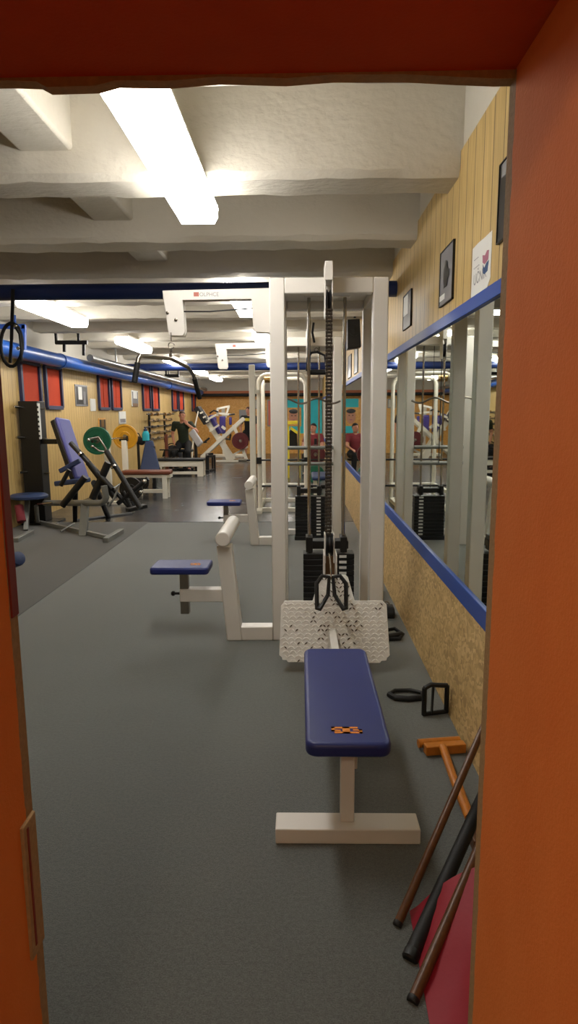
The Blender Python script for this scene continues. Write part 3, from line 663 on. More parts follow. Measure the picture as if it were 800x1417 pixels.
# poles leaning on the right wall
def pole(name, label, p0, d2, r, mat):
    p0 = V(p0); o = thing(name, label, 'pole', p0); d = V(d2)-p0
    MB().tube([p0 + d.normalized()*r, V(d2)], [r, r*.92], 14).build('shaft', mat, o); return o, p0, V(d2)
def reach(p0, px_, py_, X):
    dd = fw + rt*((px_-W/2)/F) - up*((py_-HH/2)/F); t = X/dd.x; return V((0, 0, H)) + dd*t
a = qf(549, 1282)
o, p0, p1 = pole('wooden_pole', 'brown wooden pole leaning right, furthest from the doorway of the three', a, reach(a, 684, 972, .765), .0142, 'pole')
MB().lathe(p0, (p1-p0), [(.0135, .0), (.0152, .003), (.0152, .014), (.014, .016)], 14).build('ferrule', 'rubber', o)
a = qf(566, 1330)
o, p0, p1 = pole('foam_pole', 'thick black padded pole leaning between the two wooden poles', a, reach(a, 690, 1055, .765), .024, 'rubber')
MB().lathe(p0, (p1-p0), [(.02, .0), (.0255, .006), (.0255, .03), (.024, .033)], 16).build('end_cap', 'black', o)
a = qf(570, 1388)
o, p0, p1 = pole('wooden_pole', 'brown wooden pole leaning right in front of the red mat', a, reach(a, 690, 1110, .70), .0165, 'pole')
MB().lathe(p0, (p1-p0), [(.016, .0), (.0176, .003), (.0176, .014), (.0165, .016)], 14).build('ferrule', 'rubber', o)
# red mat leaning on the wall
A, B_ = qf(567, 1262), V((.335, 1.36, 0))
T1 = V((.775, A.y+.06, .20)); 
def leanmat():
    mb = MB(); rows = []
    n, m = 16, 10
    for i in range(n+1):
        u = i/n
        for_row = []
        for j in range(m+1):
            v = j/m; lo = A.lerp(B_, v); hi = V((.775, A.y + .02 - (A.y-B_.y)*v, .27))
            p = lo.lerp(hi, u); p.z += .02*math.sin(u*PI)*(1 - .8*math.exp(-((v-.62)/.06)**2)) + .02*math.sin(u*6+v*5)*min(1, u*6); p.z = max(p.z, .004)
            for_row.append(p)
        rows.append(for_row)
    top = [[mb.bm.verts.new(p) for p in r] for r in rows]; bot = [[mb.bm.verts.new((p.x, p.y, max(p.z-.018, .0))) for p in r] for r in rows]
    for i in range(n):
        for j in range(m): mb.face([top[i][j], top[i+1][j], top[i+1][j+1], top[i][j+1]]); mb.face([bot[i][j], bot[i][j+1], bot[i+1][j+1], bot[i+1][j]])
    for i in range(n): mb.face([top[i][0], bot[i][0], bot[i+1][0], top[i+1][0]]); mb.face([top[i][m], top[i+1][m], bot[i+1][m], bot[i][m]])
    for j in range(m): mb.face([top[0][j], top[0][j+1], bot[0][j+1], bot[0][j]]); mb.face([top[n][j], bot[n][j], bot[n][j+1], top[n][j+1]])
    return mb
tag(leanmat().build('exercise_mat', 'redmat'), 'red foam mat sloping up to the wall behind the leaning poles', 'mat')
o = thing('wooden_box', 'dark brown wooden block lying under the leaning poles by the wall', 'box', (.70, 2.15, 0))
MB().box(.63, .775, 2.08, 2.2, 0, .05).build('block', 'pole', o, bevel=.004); MB().box(.66, .745, 2.10, 2.18, .05, .065).build('lid', 'pole', o, bevel=.003)
# ------------------------------------------------------------------ left side: plate tower, leg machines
o = thing('weight_tower', 'tall black slab tower with chrome pegs against the left wall', 'weight machine', (-3.9, 9.15, 0))
MB().box(-4.045, -3.76, 9.02, 9.28, .03, 1.79).build('column', 'black', o, bevel=.01)
MB().box(-4.07, -3.60, 8.9, 9.4, 0, .03).build('base_plate', 'black', o, bevel=.004)
for z in (1.70, 1.27, .77):
    MB().cyl((-3.98, 9.03, z), (-4.03, 8.86, z+.01), .017, seg=12).build('peg', 'chrome', o)
    MB().cyl((-3.77, 9.1, z-.02), (-3.68, 9.08, z-.02), .014, seg=12).build('peg', 'dullchrome', o)
st = MB().box(-3.762, -3.745, 9.0, 9.06, 1.25, 1.76).build('number_strip', 'tagwhite', o)
for k in range(7): MB().box(-3.763, -3.7435, 8.998, 9.0005, 1.28 + k*.068, 1.31 + k*.068).build('strip_mark', 'black', st, smooth=False)
MB().bar(q(60, 611, 9.1), q(81, 611, 8.95), .07, .08, (0, 0, 1)).build('arm', 'black', o, bevel=.006)

def slab(p, r_, wdir, w, t, name, m, par, bev=.02, off=0):
    """padded slab from p to r_, w wide along wdir, t thick on the side away from the viewer"""
    p, r_ = V(p), V(r_); d = r_-p; wd = V(wdir).normalized(); wd = (wd - d.normalized()*wd.dot(d.normalized())).normalized(); nn = d.normalized().cross(wd)
    return MB().obox((p+r_)/2 + nn*(t/2+off), wd*w, nn*t, d).build(name, m, par, bevel=bev, seg=3)
o = thing('lever_leg_press', 'dark plate loaded lever machine with a violet blue reclined backrest', 'weight machine', (-3.1, 8.6, 0))
bp = slab(q(88, 578, 8.75), q(116, 662, 8.55), (-.22, -.97, 0), .30, .06, 'backrest', 'vinyl2', o, .028)
slab(q(88, 579, 8.75), q(116, 660, 8.55), (-.22, -.97, 0), .28, .08, 'back_frame', 'black', o, .02, .055)
slab(q(84, 672, 8.5), q(118, 668, 8.35), (.4, .9, 0), .26, .07, 'seat', 'vinyldark', o, .02)
for (pa, pb, Ya, Yb) in (((98, 613), (156, 677), 8.35, 8.05), ((147, 624), (194, 703), 7.95, 7.75)):
    lv = MB().tube([q(*pa, Ya), q(*pb, Yb)], .034, 14).build('lever_arm', 'black', o)
    m_ = q(pa[0]*.6+pb[0]*.4-9, pa[1]*.6+pb[1]*.4-10, Ya*.6+Yb*.4); dd = (q(*pb, Yb)-q(*pa, Ya)).normalized()
    MB().cyl(m_-dd*.012, m_+dd*.012, .038, seg=14).build('collar', 'chrome', lv)
MB().tube([q(122, 608, 7.9), q(136, 605, 7.95), q(146, 620, 7.95), q(147, 625, 7.95)], .014, 10).build('handle', 'dullchrome', o)
MB().tube([q(127, 617, 7.85), q(137, 624, 7.9), q(147, 625, 7.95)], .012, 10).build('handle', 'dullchrome', o)
for p in ((123, 609), (128, 618)): MB().ball(q(*p, 7.86), .02).build('handle_knob', 'chrome', o)
for (pa, pb, r_) in (((152, 672), (184, 707), .028), ((163, 697), (205, 662), .032), ((122, 640), (160, 690), .04), ((150, 640), (128, 690), .05), ((86, 700), (118, 660), .045), ((96, 650), (84, 672), .03), ((170, 680), (182, 705), .028)):
    MB().tube([q(*pa, 8.15), q(*pb, 8.15)], r_, 12).build('linkage_bar', 'black', o)
MB().bar(q(176, 706, 7.9), q(202, 700, 8.1), .05, .09, (0, 0, 1)).build('foot_pedal', 'black', o, bevel=.008)
for p in ((184, 707), (195, 681), (200, 666)): MB().ball(q(*p, 8.0), .028).build('chrome_cap', 'chrome', o)
MB().tube([q(104, 680, 8.6), qf(104, 722), qf(182, 712)], .04, 10).build('base_tube', 'black', o)
MB().tube([q(130, 668, 8.3), qf(150, 716)], .04, 10).build('base_leg', 'black', o)
MB().tube([q(158, 676, 8.0), q(165, 670, 8.05), q(158, 690, 8.0), q(150, 700, 8.0)], .016, 10).build('grey_link', 'greysteel', o)
slab(q(84, 655, 8.45), q(112, 640, 8.4), (.4, .9, 0), .05, .06, 'armrest', 'vinyldark', o, .01)

o = thing('leg_curl_bench', 'grey framed low leg bench with a round dark blue seat at the left edge', 'exercise bench', (-3.0, 8.4, 0))
rail = [q(62, 696, 8.75), q(140, 696, 8.05), q(147, 688, 8.0), q(144, 672, 8.0)]
MB().tube(rail[:2] + [q(145, 693, 8.02)] + rail[2:], .042, 14).build('main_rail', 'greysteel', o)
MB().bar(q(118, 697, 8.25), qf(115, 742), .07, .10).build('front_leg', 'greysteel', o, bevel=.005)
MB().bar(qf(43, 720, .04), qf(152, 744, .04), .05, .05, (0, 0, 1)).build('base_rail', 'greysteel', o, bevel=.004)
MB().bar(qf(146, 748, .035), qf(168, 735, .035), .07, .07, (0, 0, 1)).build('foot_bar', 'greysteel', o, bevel=.006)
MB().bar(q(38, 692, 8.8), qf(36, 735), .06, .09).build('rear_leg', 'greysteel', o, bevel=.005)
MB().bar(qf(22, 748, .03), qf(44, 736, .03), .06, .06, (0, 0, 1)).build('foot_bar', 'greysteel', o, bevel=.006)
c = q(40, 687, 8.75); MB().lathe(c - V((0, 0, .03)), (0, 0, 1), [(.22, 0), (.26, .015), (.26, .045), (.23, .065)], 30).build('round_seat', 'vinyldark', o)
MB().cyl(q(26, 700, 8.6), q(30, 722, 8.5), .06, seg=16).build('foam_roller', 'maroon', o)
MB().cyl(q(50, 700, 8.75), qf(52, 722, .06), .03, seg=12).build('seat_post', 'greysteel', o)
MB().tube([q(52, 697, 8.6), q(72, 696, 8.5)], .012, 8).build('pin', 'chrome', o)
for (x, y) in ((57, 721), (75, 726)): MB().obox(qf(x, y, .03), (.12, -.02, 0), (.01, .05, 0), (0, 0, .06)).build('base_sleeve', 'galv', o, bevel=.004)
MB().tube([qf(84, 735, .05), qf(103, 724, .10)], .012, 8).build('pull_lever', 'greysteel', o)

o = thing('foam_roller_bench', 'blue grey padded roller end poking out beside the left door edge', 'exercise bench', (-2.8, 6.0, 0))
MB().lathe(q(17, 777, 6.05), q(33, 769, 5.95)-q(17, 777, 6.05), [(.055, 0), (.07, .01), (.075, .10), (.068, .125), (.04, .135)], 20).build('foam_roller', 'vinyldark', o)
MB().tube([q(20, 776, 6.04), q(-30, 800, 6.2)], .02, 10).build('axle', 'greysteel', o)
zz = q(-30, 800, 6.2); MB().bar(zz, V((zz.x, zz.y, 0)), .06, .06).build('leg', 'greysteel', o); MB().box(zz.x-.1, zz.x+.1, zz.y-.2, zz.y+.2, 0, .04).build('foot', 'greysteel', o)

# ------------------------------------------------------------------ bench press station with coloured plates
o = thing('bench_press_bench', 'white framed bench press with a brown pad along the left wall', 'exercise bench', (-3.0, 11.8, 0))
MB().prism([V((-3.45, 11.76, z)) for z in (0,)] + [], (0, 0, 0)) if False else None
MB().box(-3.40, -2.46, 11.72, 12.02, .46, .54).build('pad', 'brown', o, bevel=.025)
MB().box(-3.40, -2.46, 11.76, 11.98, .40, .46).build('rail', 'white2', o, bevel=.006)
for y in (11.74, 11.94): MB().box(-2.62, -2.53, y, y+.07, 0, .44).build('leg', 'white2', o, bevel=.005)
MB().box(-3.45, -2.53, 11.84, 11.90, .10, .17).build('lower_rail', 'white2', o, bevel=.005)
for y in (10.98, 12.08):
    up_ = MB().box(-3.46, -3.36, y, y+.09, 0, 1.10).build('rack_post', 'white2', o, bevel=.006)
    MB().box(-3.50, -3.34, y+.005, y+.085, 1.08, 1.125).box(-3.36, -3.34, y+.005, y+.085, 1.12, 1.18).build('bar_hook', 'black', up_, bevel=.004)
    MB().box(-3.75, -3.1, y, y+.09, 0, .06).build('foot', 'white2', o, bevel=.005)
bb = thing('barbell', 'steel barbell racked between the green and yellow plates', 'barbell', (-3.44, 11.5, 1.155))
MB().cyl((-3.44, 10.75, 1.155), (-3.44, 12.2, 1.155), .0145, seg=12).build('shaft', 'chrome', bb)
for (a, b_) in ((10.35, 10.77), (12.18, 12.62)): MB().cyl((-3.44, a, 1.155), (-3.44, b_, 1.155), .025, seg=14).build('sleeve', 'chrome', bb)
def plate_obj(label, c, axis, r, m, th=.06, group='round weight plates'):
    o = thing('weight_plate', label, 'weight plate', V(c), group); c = V(c); ax = V(axis).normalized(); b = c - ax*(th/2)
    MB().lathe(b, ax, [(.026, .01), (r*.38, .01), (r*.40, 0), (r*.40, .004), (r*.44, .012), (r*.82, .012), (r*.87, 0), (r, .004), (r, th-.004), (r*.87, th), (r*.82, th-.012), (r*.44, th-.012), (r*.4, th), (.026, th-.01)], 40).build('disc', m, o)
    MB().lathe(b - ax*.0015, ax, [(.026, .008), (r*.2, .008), (r*.2, th-.006), (.026, th-.006)], 24).build('hub', 'dullchrome', o)
    return o
plate_obj('round green weight plate on the near end of the racked barbell', (-3.44, 10.60, 1.155), (0, 1, 0), .235, 'green')
plate_obj('round yellow weight plate on the far end of the racked barbell', (-3.44, 12.32, 1.155), (0, 1, 0), .245, 'yellow')
plate_obj('black weight plate standing on the floor behind the brown pad', (-3.30, 12.62, .232), (.1, 1, 0), .22, 'blackplast')
plate_obj('black weight plate standing on the floor beside the white rack post', (-3.12, 11.40, .232), (.15, 1, 0), .22, 'blackplast')
plate_obj('grey weight plate leaning by the end of the brown pad', (-2.95, 13.2, .206), (-.2, 1, 0), .2, 'greysteel')

# blue incline bench and what sits on it
o = thing('incline_bench', 'dark blue upright incline bench behind the yellow plate', 'exercise bench', (-3.2, 13.5, 0))
Y = 13.4
bm_pts = [q(195, 652, Y), q(223, 652, Y), q(221, 640, Y+.05), q(211, 609, Y+.25), q(200, 609, Y+.25), q(197, 640, Y+.05)]
MB().prism([q(193, 651, Y), q(221, 651, Y), q(211, 610, Y+.25), q(201, 610, Y+.25)], (0, .09, 0)).build('backrest', 'vinyldark', o, bevel=.02)
MB().box(-3.42, -3.02, 13.0, 13.4, .30, .37).build('seat', 'vinyldark', o, bevel=.02)
for x in (-3.38, -3.10): MB().box(x, x+.06, 13.45, 13.52, 0, .45).build('rear_leg', 'black', o)
for x in (-3.38, -3.10): MB().box(x, x+.06, 13.02, 13.08, 0, .30).build('front_leg', 'black', o)
MB().box(-3.25, -3.17, 13.6, 13.68, 0, .9).build('back_support', 'black', o)
o = thing('water_bottle', 'turquoise bottle standing on top of the dark blue incline bench', 'bottle', q(201, 609, 13.7))
b0 = q(202, 609.5, 13.7); b0.z = q(205, 610, 13.65).z
MB().lathe(b0, (0, 0, 1), [(.07, 0), (.078, .01), (.078, .14), (.06, .19), (.04, .21)], 20).build('body', 'cyan', o)
MB().lathe(b0 + V((0, 0, .21)), (0, 0, 1), [(.042, 0), (.042, .04), (.02, .05), (.018, .07)], 16).build('cap', 'vinyldark', o)
o = thing('gym_bag', 'small black bag slumped beside the turquoise bottle', 'bag', (-3.6, 13.7, 0))
MB().capsule(q(186, 607, 13.75), q(196, 611, 13.72), .09, .08).build('body', 'blackcloth', o)
MB().tube([q(182, 605, 13.7), q(186, 598, 13.7), q(192, 600, 13.7), q(195, 606, 13.7)], .012, 8).build('strap', 'rubber', o)
MB().bar(V((q(191, 610, 13.75).x, 13.75, q(191, 611, 13.75).z)), V((q(191, 610, 13.75).x, 13.75, 0)), .05, .05).build('stand_post', 'black', o)

# wall rack with short bars on the left wall
rk = thing('bar_rack', 'wall rack of pegs holding short bars on the left wall', 'rack', (-4.06, 17.8, .8))
for y in (17.0, 18.9):
    r_ = MB().box(-4.095, -4.05, y-.04, y+.04, .75, 1.62).build('rack_upright', 'black', rk)
    for k in range(5): MB().cyl((-4.06, y, 1.55-.165*k), (-3.88, y, 1.57-.165*k), .014, seg=8).build('peg', 'dullchrome', r_)
words_ = ['topmost', 'second highest', 'middle', 'second lowest', 'lowest']
for k in range(5):
    z = 1.592 - .165*k; ex = (.2, -.1, .5, .1, .0)[k]
    b_ = thing('short_barbell', '%s of the five short bars on the left wall rack' % words_[k], 'barbell', (-3.94, 17.95, z), 'short bars on the wall rack')
    MB().cyl((-3.94, 16.4-ex, z), (-3.94, 19.5+ex, z), .016, seg=8).build('shaft', ['black', 'brass', 'black', 'chrome', 'chrome'][k], b_)
    for y in (16.75, 17.45, 18.4, 19.1): MB().cyl((-3.94, y-.07, z), (-3.94, y+.07, z), .045 if k != 2 else .03, seg=12).build('collar', ['brass', 'chrome', 'black', 'chrome', 'dullchrome'][k], b_)
# low dumbbell stand under it
o = thing('dumbbell_stand', 'dark stand with rows of small chrome weights near the white bench', 'rack', (-3.6, 16.9, 0))
MB().box(-3.75, -3.45, 16.75, 17.15, 0, .12).build('base', 'black', o, bevel=.01)
MB().box(-3.66, -3.58, 16.9, 16.98, .1, 1.05).build('post', 'brown', o, bevel=.006)
for (z) in (.35, .62): MB().box(-3.8, -3.3, 16.86, 17.0, z, z+.03).build('shelf', 'black', o)
for i, x in enumerate((-3.72, -3.60, -3.48, -3.36)):
    d_ = thing('dumbbell', '%s small chrome dumbbell on the dark stand by the white bench' % ('leftmost', 'second from left', 'third from left', 'rightmost')[i], 'dumbbell', (x, 16.93, .41), 'small chrome dumbbells')
    MB().cyl((x, 16.82, .4155), (x, 17.04, .4155), .012, seg=8).build('grip', 'chrome', d_)
    for y in (16.82, 17.0): MB().cyl((x, y-.02, .4155), (x, y+.05, .4155), .035, seg=12).build('head', 'chrome', d_)
# white flat bench
o = thing('flat_bench', 'long white framed flat bench with a black top in front of the man', 'exercise bench', (-3.1, 16.2, 0))
MB().box(-3.72, -2.47, 15.9, 16.35, .40, .46).build('top_pad', 'rubber', o, bevel=.02)
MB().box(-3.70, -2.49, 15.93, 15.99, .26, .40).build('side_rail', 'white2', o, bevel=.006); MB().box(-3.70, -2.49, 16.26, 16.32, .26, .40).build('side_rail', 'white2', o, bevel=.006)
for x in (-3.70, -2.64):
    for y in (15.93, 16.24): MB().box(x, x+.15, y, y+.08, 0, .28).build('leg', 'white2', o, bevel=.006)
MB().box(-3.60, -2.62, 15.95, 16.0, .06, .13).build('lower_rail', 'white2', o, bevel=.005)
# preacher curl pad
o = thing('preacher_bench', 'white padded preacher curl stand beside the man in dark green', 'exercise bench', (-2.85, 17.1, 0))
slab(q(266, 597, 17.1), q(279, 616, 16.9), (.9, -.42, 0), .2, .09, 'arm_pad', 'lightpad', o, .03)
c = (q(266, 597, 17.1)+q(279, 616, 16.9))/2
MB().bar(c + V((-.05, .06, -.1)), V((c.x-.05, 17.1, 0)), .07, .07).build('post', 'black', o); MB().box(c.x-.4, c.x+.3, 17.05, 17.15, 0, .06).build('foot', 'black', o, bevel=.006)
MB().bar(q(283, 612, 17.0), q(290, 606, 17.0), .05, .05).build('bar_rest', 'black', o); MB().bar(c + V((0, .04, -.12)), q(286, 612, 17.0), .04, .04).build('bar_rest_arm', 'black', o)
# black stand by the leg press
o = thing('step_stand', 'low black steel stand on the floor at the end of the white bench', 'stand', (-2.5, 17.0, 0))
for (x, Y_) in ((288, 17.3), (297, 17.6), (286, 18.2), (294, 18.5)): t_ = q(x, 633, Y_); MB().bar(V((t_.x, t_.y, .0)), V((t_.x, t_.y, .42)), .05, .05).build('leg', 'black', o)
a, b_ = q(288, 633, 17.3), q(297, 633, 17.6); MB().bar(V((a.x, a.y, .42)), V((b_.x, b_.y, .42)), .06, .06).bar(V((a.x, a.y, .03)), V((b_.x, b_.y, .03)), .06, .06).build('side_frame', 'black', o)
a2, b2 = q(286, 633, 18.2), q(294, 633, 18.5); MB().bar(V((a2.x, a2.y, .42)), V((b2.x, b2.y, .42)), .06, .06).build('side_frame', 'black', o)
MB().bar(V((a.x, a.y, .42)), V((a2.x, a2.y, .42)), .06, .06).build('cross_frame', 'black', o)

# 45 degree leg press
o = thing('leg_press', 'white slanted leg press with crossed rails and dark pads at the far end', 'weight machine', (-2.6, 21, 0))
for dy in (0, .34):
    ra = MB().bar(q(276, 568, 20.6) + V((0, dy, 0)), q(322, 637, 20.6) + V((0, dy, 0)), .15, .09, (1, 0, .6)).build('back_rail', 'white2', o, bevel=.01)
    MB().bar(q(337, 579, 20.5) + V((0, dy, 0)), q(279, 633, 20.5) + V((0, dy, 0)), .12, .09, (1, 0, -.9)).build('sled_rail', 'white2', o, bevel=.01)
MB().bar(q(273, 564, 20.5), q(287, 586, 20.5), .16, .7, (1, 0, .6)).build('head_block', 'black', o, bevel=.01)
for k in range(3): MB().bar(q(277+4*k, 572+6*k, 20.1), q(281+4*k, 570+6*k, 20.1), .05, .05).build('stop_pin', 'white2', o)
slab(q(289, 576, 20.75), q(303, 601, 20.75), (0, 1, 0), .4, .12, 'back_pad', 'purple', o, .03)
MB().bar(q(288, 580, 20.4), q(299, 574, 20.4), .07, .06).build('cross_arm', 'white2', o); MB().bar(q(290, 597, 20.4), q(303, 588, 20.4), .07, .06).build('cross_arm', 'white2', o)
MB().bar(q(307, 590, 20.3), q(312, 594, 20.3), .08, .08).build('sled_block', 'white2', o)
MB().bar(q(306, 612, 20.6), q(316, 637, 20.6), .1, .1).build('strut', 'white2', o); MB().bar(q(318, 632, 20.4), q(343, 618, 20.4), .06, .06).build('plate_arm', 'white2', o)
MB().bar(q(336, 622, 20.4), q(342, 638, 20.4), .09, .09).build('strut', 'white2', o); MB().bar(q(299, 638, 20.5), q(347, 638, 20.5), .07, .07).build('base_rail', 'white2', o, bevel=.006)
MB().bar(q(279, 633, 20.5), V((q(279, 633, 20.5).x, 20.6, 0)), .08, .08).build('front_foot', 'white2', o)
MB().bar(q(323, 588, 20.4), q(328, 600, 20.4), .09, .09).build('sled_bracket', 'white2', o)
MB().cyl(q(328, 600, 20.4), q(331, 608, 20.3), .03, seg=10).cyl(q(331, 610, 20.7), q(332, 610, 20.05), .03, seg=12).build('plate_sleeve', 'chrome', o)
plate_obj('dark red weight plate on the slanted white leg press', q(332.5, 610, 20.25), (-.25, 1, 0), .27, 'redplate', .09)
tag(MB().tube([q(275, 566, 20.2), q(268, 598, 19.9), V((q(268, 598, 19.9).x-.06, 19.7, 0.002))], .022, 10).build('wooden_stick', 'white2'), 'thin pale stick leaning on the top of the slanted leg press', 'stick')

# far multi station with purple pads
o = thing('multi_gym', 'cream multi station with hanging purple pads at the far wall', 'weight machine', (-2.6, 23.5, 0))
MB().bar(q(309, 563, 23.5), V((q(309, 563, 23.5).x, 23.5, 0)), .12, .12).build('mast', 'white2', o)
for (a, b_) in (((300, 566), (318, 562)), ((303, 572), (320, 574)), ((301, 566), (301, 576)), ((317, 562), (312, 578))): MB().bar(q(*a, 23.3), q(*b_, 23.3), .075, .075).build('arm', 'white2', o, bevel=.01)
for (x, y0, y1, w_) in ((308, 576, 600, .22), (294, 577, 590, .3), (319, 577, 588, .1)): MB().bar(q(x, y0, 23.1), q(x, y1, 23.1), w_, .1, (1, 0, 0)).build('pad', 'purple', o, bevel=.03)
MB().box(q(309, 563, 23.5).x-.6, q(309, 563, 23.5).x+.8, 23.2, 23.8, 0, .08).build('base', 'white2', o, bevel=.01)
MB().tube([q(290, 572, 23.2), q(296, 568, 23.2), q(302, 570, 23.2)], .03, 8).build('handle', 'black', o); MB().tube([q(317, 574, 23.2), q(325, 573, 23.2)], .03, 8).build('handle', 'black', o)
MB().tube([q(312, 607, 23.0), q(318, 608, 23.0), q(319, 602, 23.0), q(316, 598, 23.0)], .04, 8).build('foot_loop', 'black', o)

# ------------------------------------------------------------------ white rack behind the second tower
o = thing('squat_rack', 'white tubular rack with rounded tops behind the second cable tower', 'rack', (-.28, 10.6, 0))
for x in (-.79, ): MB().box(x, x+.09, 9.84, 9.93, 0.05, 2.34).build('upright', 'white2', o, bevel=.008)
for Y in (10.12, 11.3):
    c = .14; pts_ = [V((-.66, Y, .02))] + [V((-.66, Y, 2.06))] + arc((-.52, Y, 2.06), (-1, 0, 0), (0, 0, 1), .14, 0, 90, 6)[1:] + arc((-.04, Y, 2.06), (1, 0, 0), (0, 0, 1), .14, 90, 0, 6) + [V((.10, Y, .02))]
    MB().tube(pts_, .035, 14).build('hoop', 'white2', o)
    MB().box(-.69, .13, Y-.035, Y+.035, 0, .07).build('base_crossbar', 'white2', o, bevel=.006)
for x in (-.70, .07): MB().box(x, x+.06, 10.12, 11.3, 0, .07).build('base_rail', 'white2', o, bevel=.006)
for x in (-.69, .07): MB().box(x, x+.06, 10.1, 11.3, .28, .34).build('mid_rail', 'white2', o, bevel=.006)
MB().box(-.66, .10, 11.27, 11.33, .28, .34).build('mid_crossbar', 'white2', o, bevel=.006)
MB().box(-.79, -.62, 9.86, 10.14, 0, .06).build('foot', 'white2', o, bevel=.006); MB().box(-.7, -.65, 9.88, 10.12, 1.9, 1.96).build('tie', 'white2', o)
MB().cyl((-.56, 10.05, 2.12), (-.42, 10.05, 2.12), .05, seg=14).build('roller', 'brass', o)
for Y in (10.08, ):
    for x in (-.66, .10): MB().box(x-.04, x+.04, Y-.09, Y-.0, .80, .84).box(x-.04, x+.04, Y-.10, Y-.08, .80, .90).build('bar_hook', 'black', o)
bb = thing('barbell', 'dark barbell lying across the hooks of the white tubular rack', 'barbell', (-.25, 10.02, .86))
MB().cyl((-.95, 10.02, .856), (.62, 10.02, .856), .015, seg=10).build('shaft', 'black', bb)
for a, b_ in ((-.99, -.86), (.53, .66)): MB().cyl((a, 10.02, .856), (b_, 10.02, .856), .025, seg=12).build('sleeve', 'dullchrome', bb)
b3 = thing('barbell', 'second dark barbell resting inside the white tubular rack on its mid rails', 'barbell', (-.25, 10.7, .36))
MB().cyl((-.95, 10.7, .358), (.55, 10.7, .358), .018, seg=10).build('shaft', 'black', b3)
for a in (-.9, .5): MB().cyl((a-.02, 10.7, .358), (a+.02, 10.7, .358), .03, seg=12).build('collar', 'black', b3)

# far right corner: plate holder, bench, banner, posters
o = thing('plate_holder', 'black plate tree with coloured plates between the tower uprights far back', 'rack', (.34, 13.6, 0))
MB().box(.30, .36, 13.57, 13.63, 0, 1.05).build('post', 'black', o); MB().box(.1, .56, 13.4, 13.8, 0, .05).build('base', 'black', o, bevel=.006)
for z in (.72, .30): MB().cyl((.33, 13.3, z), (.33, 13.6, z), .022, seg=10).build('peg', 'chrome', o)
plate_obj('dark red weight plate on the upper peg of the far plate tree', (.33, 13.42, .72), (.1, 1, 0), .21, 'redplate')
plate_obj('green weight plate on the lower peg of the far plate tree', (.33, 13.42, .30), (.1, 1, 0), .19, 'green')
o = thing('small_bench', 'dark blue topped low bench in front of the far plate tree', 'exercise bench', (.38, 12.2, 0))
MB().box(.22, .62, 11.7, 12.7, .34, .42).build('pad', 'vinyldark', o, bevel=.03)
for x in (.26, .52):
    for y in (11.8, 12.55): MB().box(x, x+.06, y, y+.06, 0, .35).build('leg', 'white2', o)
o = thing('ab_machine', 'black machine with a yellow frame seen through the front tower, far back', 'weight machine', (-.1, 15.6, 0))
MB().bar(q(398, 585, 15.4), q(415, 584, 15.4), .08, .08).build('crossbar', 'yellowpaint', o); MB().bar(q(402, 592, 15.4), q(416, 602, 15.4), .06, .06).build('brace', 'yellowpaint', o)
MB().prism([q(x, y, 15.6) for x, y in ((398, 622), (412, 620), (411, 600), (408, 593), (402, 594), (398, 600))], (0, .2, 0)).build('padded_body', 'rubber', o, bevel=.04)
for x in (399, 414): MB().bar(q(x, 588, 15.5), V((q(x, 588, 15.5).x, 15.5, 0)), .05, .05).build('leg', 'yellowpaint', o)
tag(MB().box(-.55, .86, YB-.035, YB-.021, .80, 2.14).build('wall_banner', 'cyanwall', smooth=False), 'large turquoise banner on the far wall behind the towers', 'banner')
o = thing('portrait_poster', 'pale poster printed with a face beside the turquoise banner', 'poster', (-.3, 24.96, 1.1))
a, b_ = q(396, 590, 24.93), q(417, 564, 24.93)
pg = MB().box(a.x-.15, b_.x, 24.945, 24.962, a.z, b_.z).build('sheet', 'osbfar', o, smooth=False)
fc = MB().ball(((a.x+b_.x)/2, 24.944, (a.z+b_.z)/2), .19, .004, .28).build('printed_face', 'skin', pg)
for sx in (-.07, .07): MB().ball(((a.x+b_.x)/2+sx, 24.94, (a.z+b_.z)/2+.05), .035, .004, .018).build('printed_eye', 'photodark', pg)
MB().ball(((a.x+b_.x)/2, 24.94, (a.z+b_.z)/2-.12), .06, .004, .018).build('printed_mouth', 'rosep', pg)
MB().ball(((a.x+b_.x)/2, 24.94, (a.z+b_.z)/2+.22), .19, .004, .09).build('printed_hair', 'photodark', pg)
def farpic(name, label, cat, x0, y0, x1, y1, m, fm='greysteel'):
    a, b_ = q(x0, y1, 24.93), q(x1, y0, 24.93); o = thing(name, label, cat, a)
    MB().box(a.x, b_.x, 24.96, 24.999, a.z, b_.z).build('frame', fm, o); MB().box(a.x+.04, b_.x-.04, 24.955, 24.97, a.z+.04, b_.z-.04).build('picture', m, o, smooth=False)
farpic('wall_poster', 'grey and white poster on the far wall left of the standing man', 'poster', 331, 567, 341, 582, 'photogrey')
farpic('wall_poster', 'tall pale poster on the far wall right of the standing man', 'poster', 345, 553, 356, 566, 'plaster')
M['salmon'] = simple('salmon_panel', '#d0705a', .6, 0, .1, 4)
farpic('wall_panel', 'salmon coloured panel on the far wall behind the rack', 'panel', 370, 553, 386, 590, 'salmon')
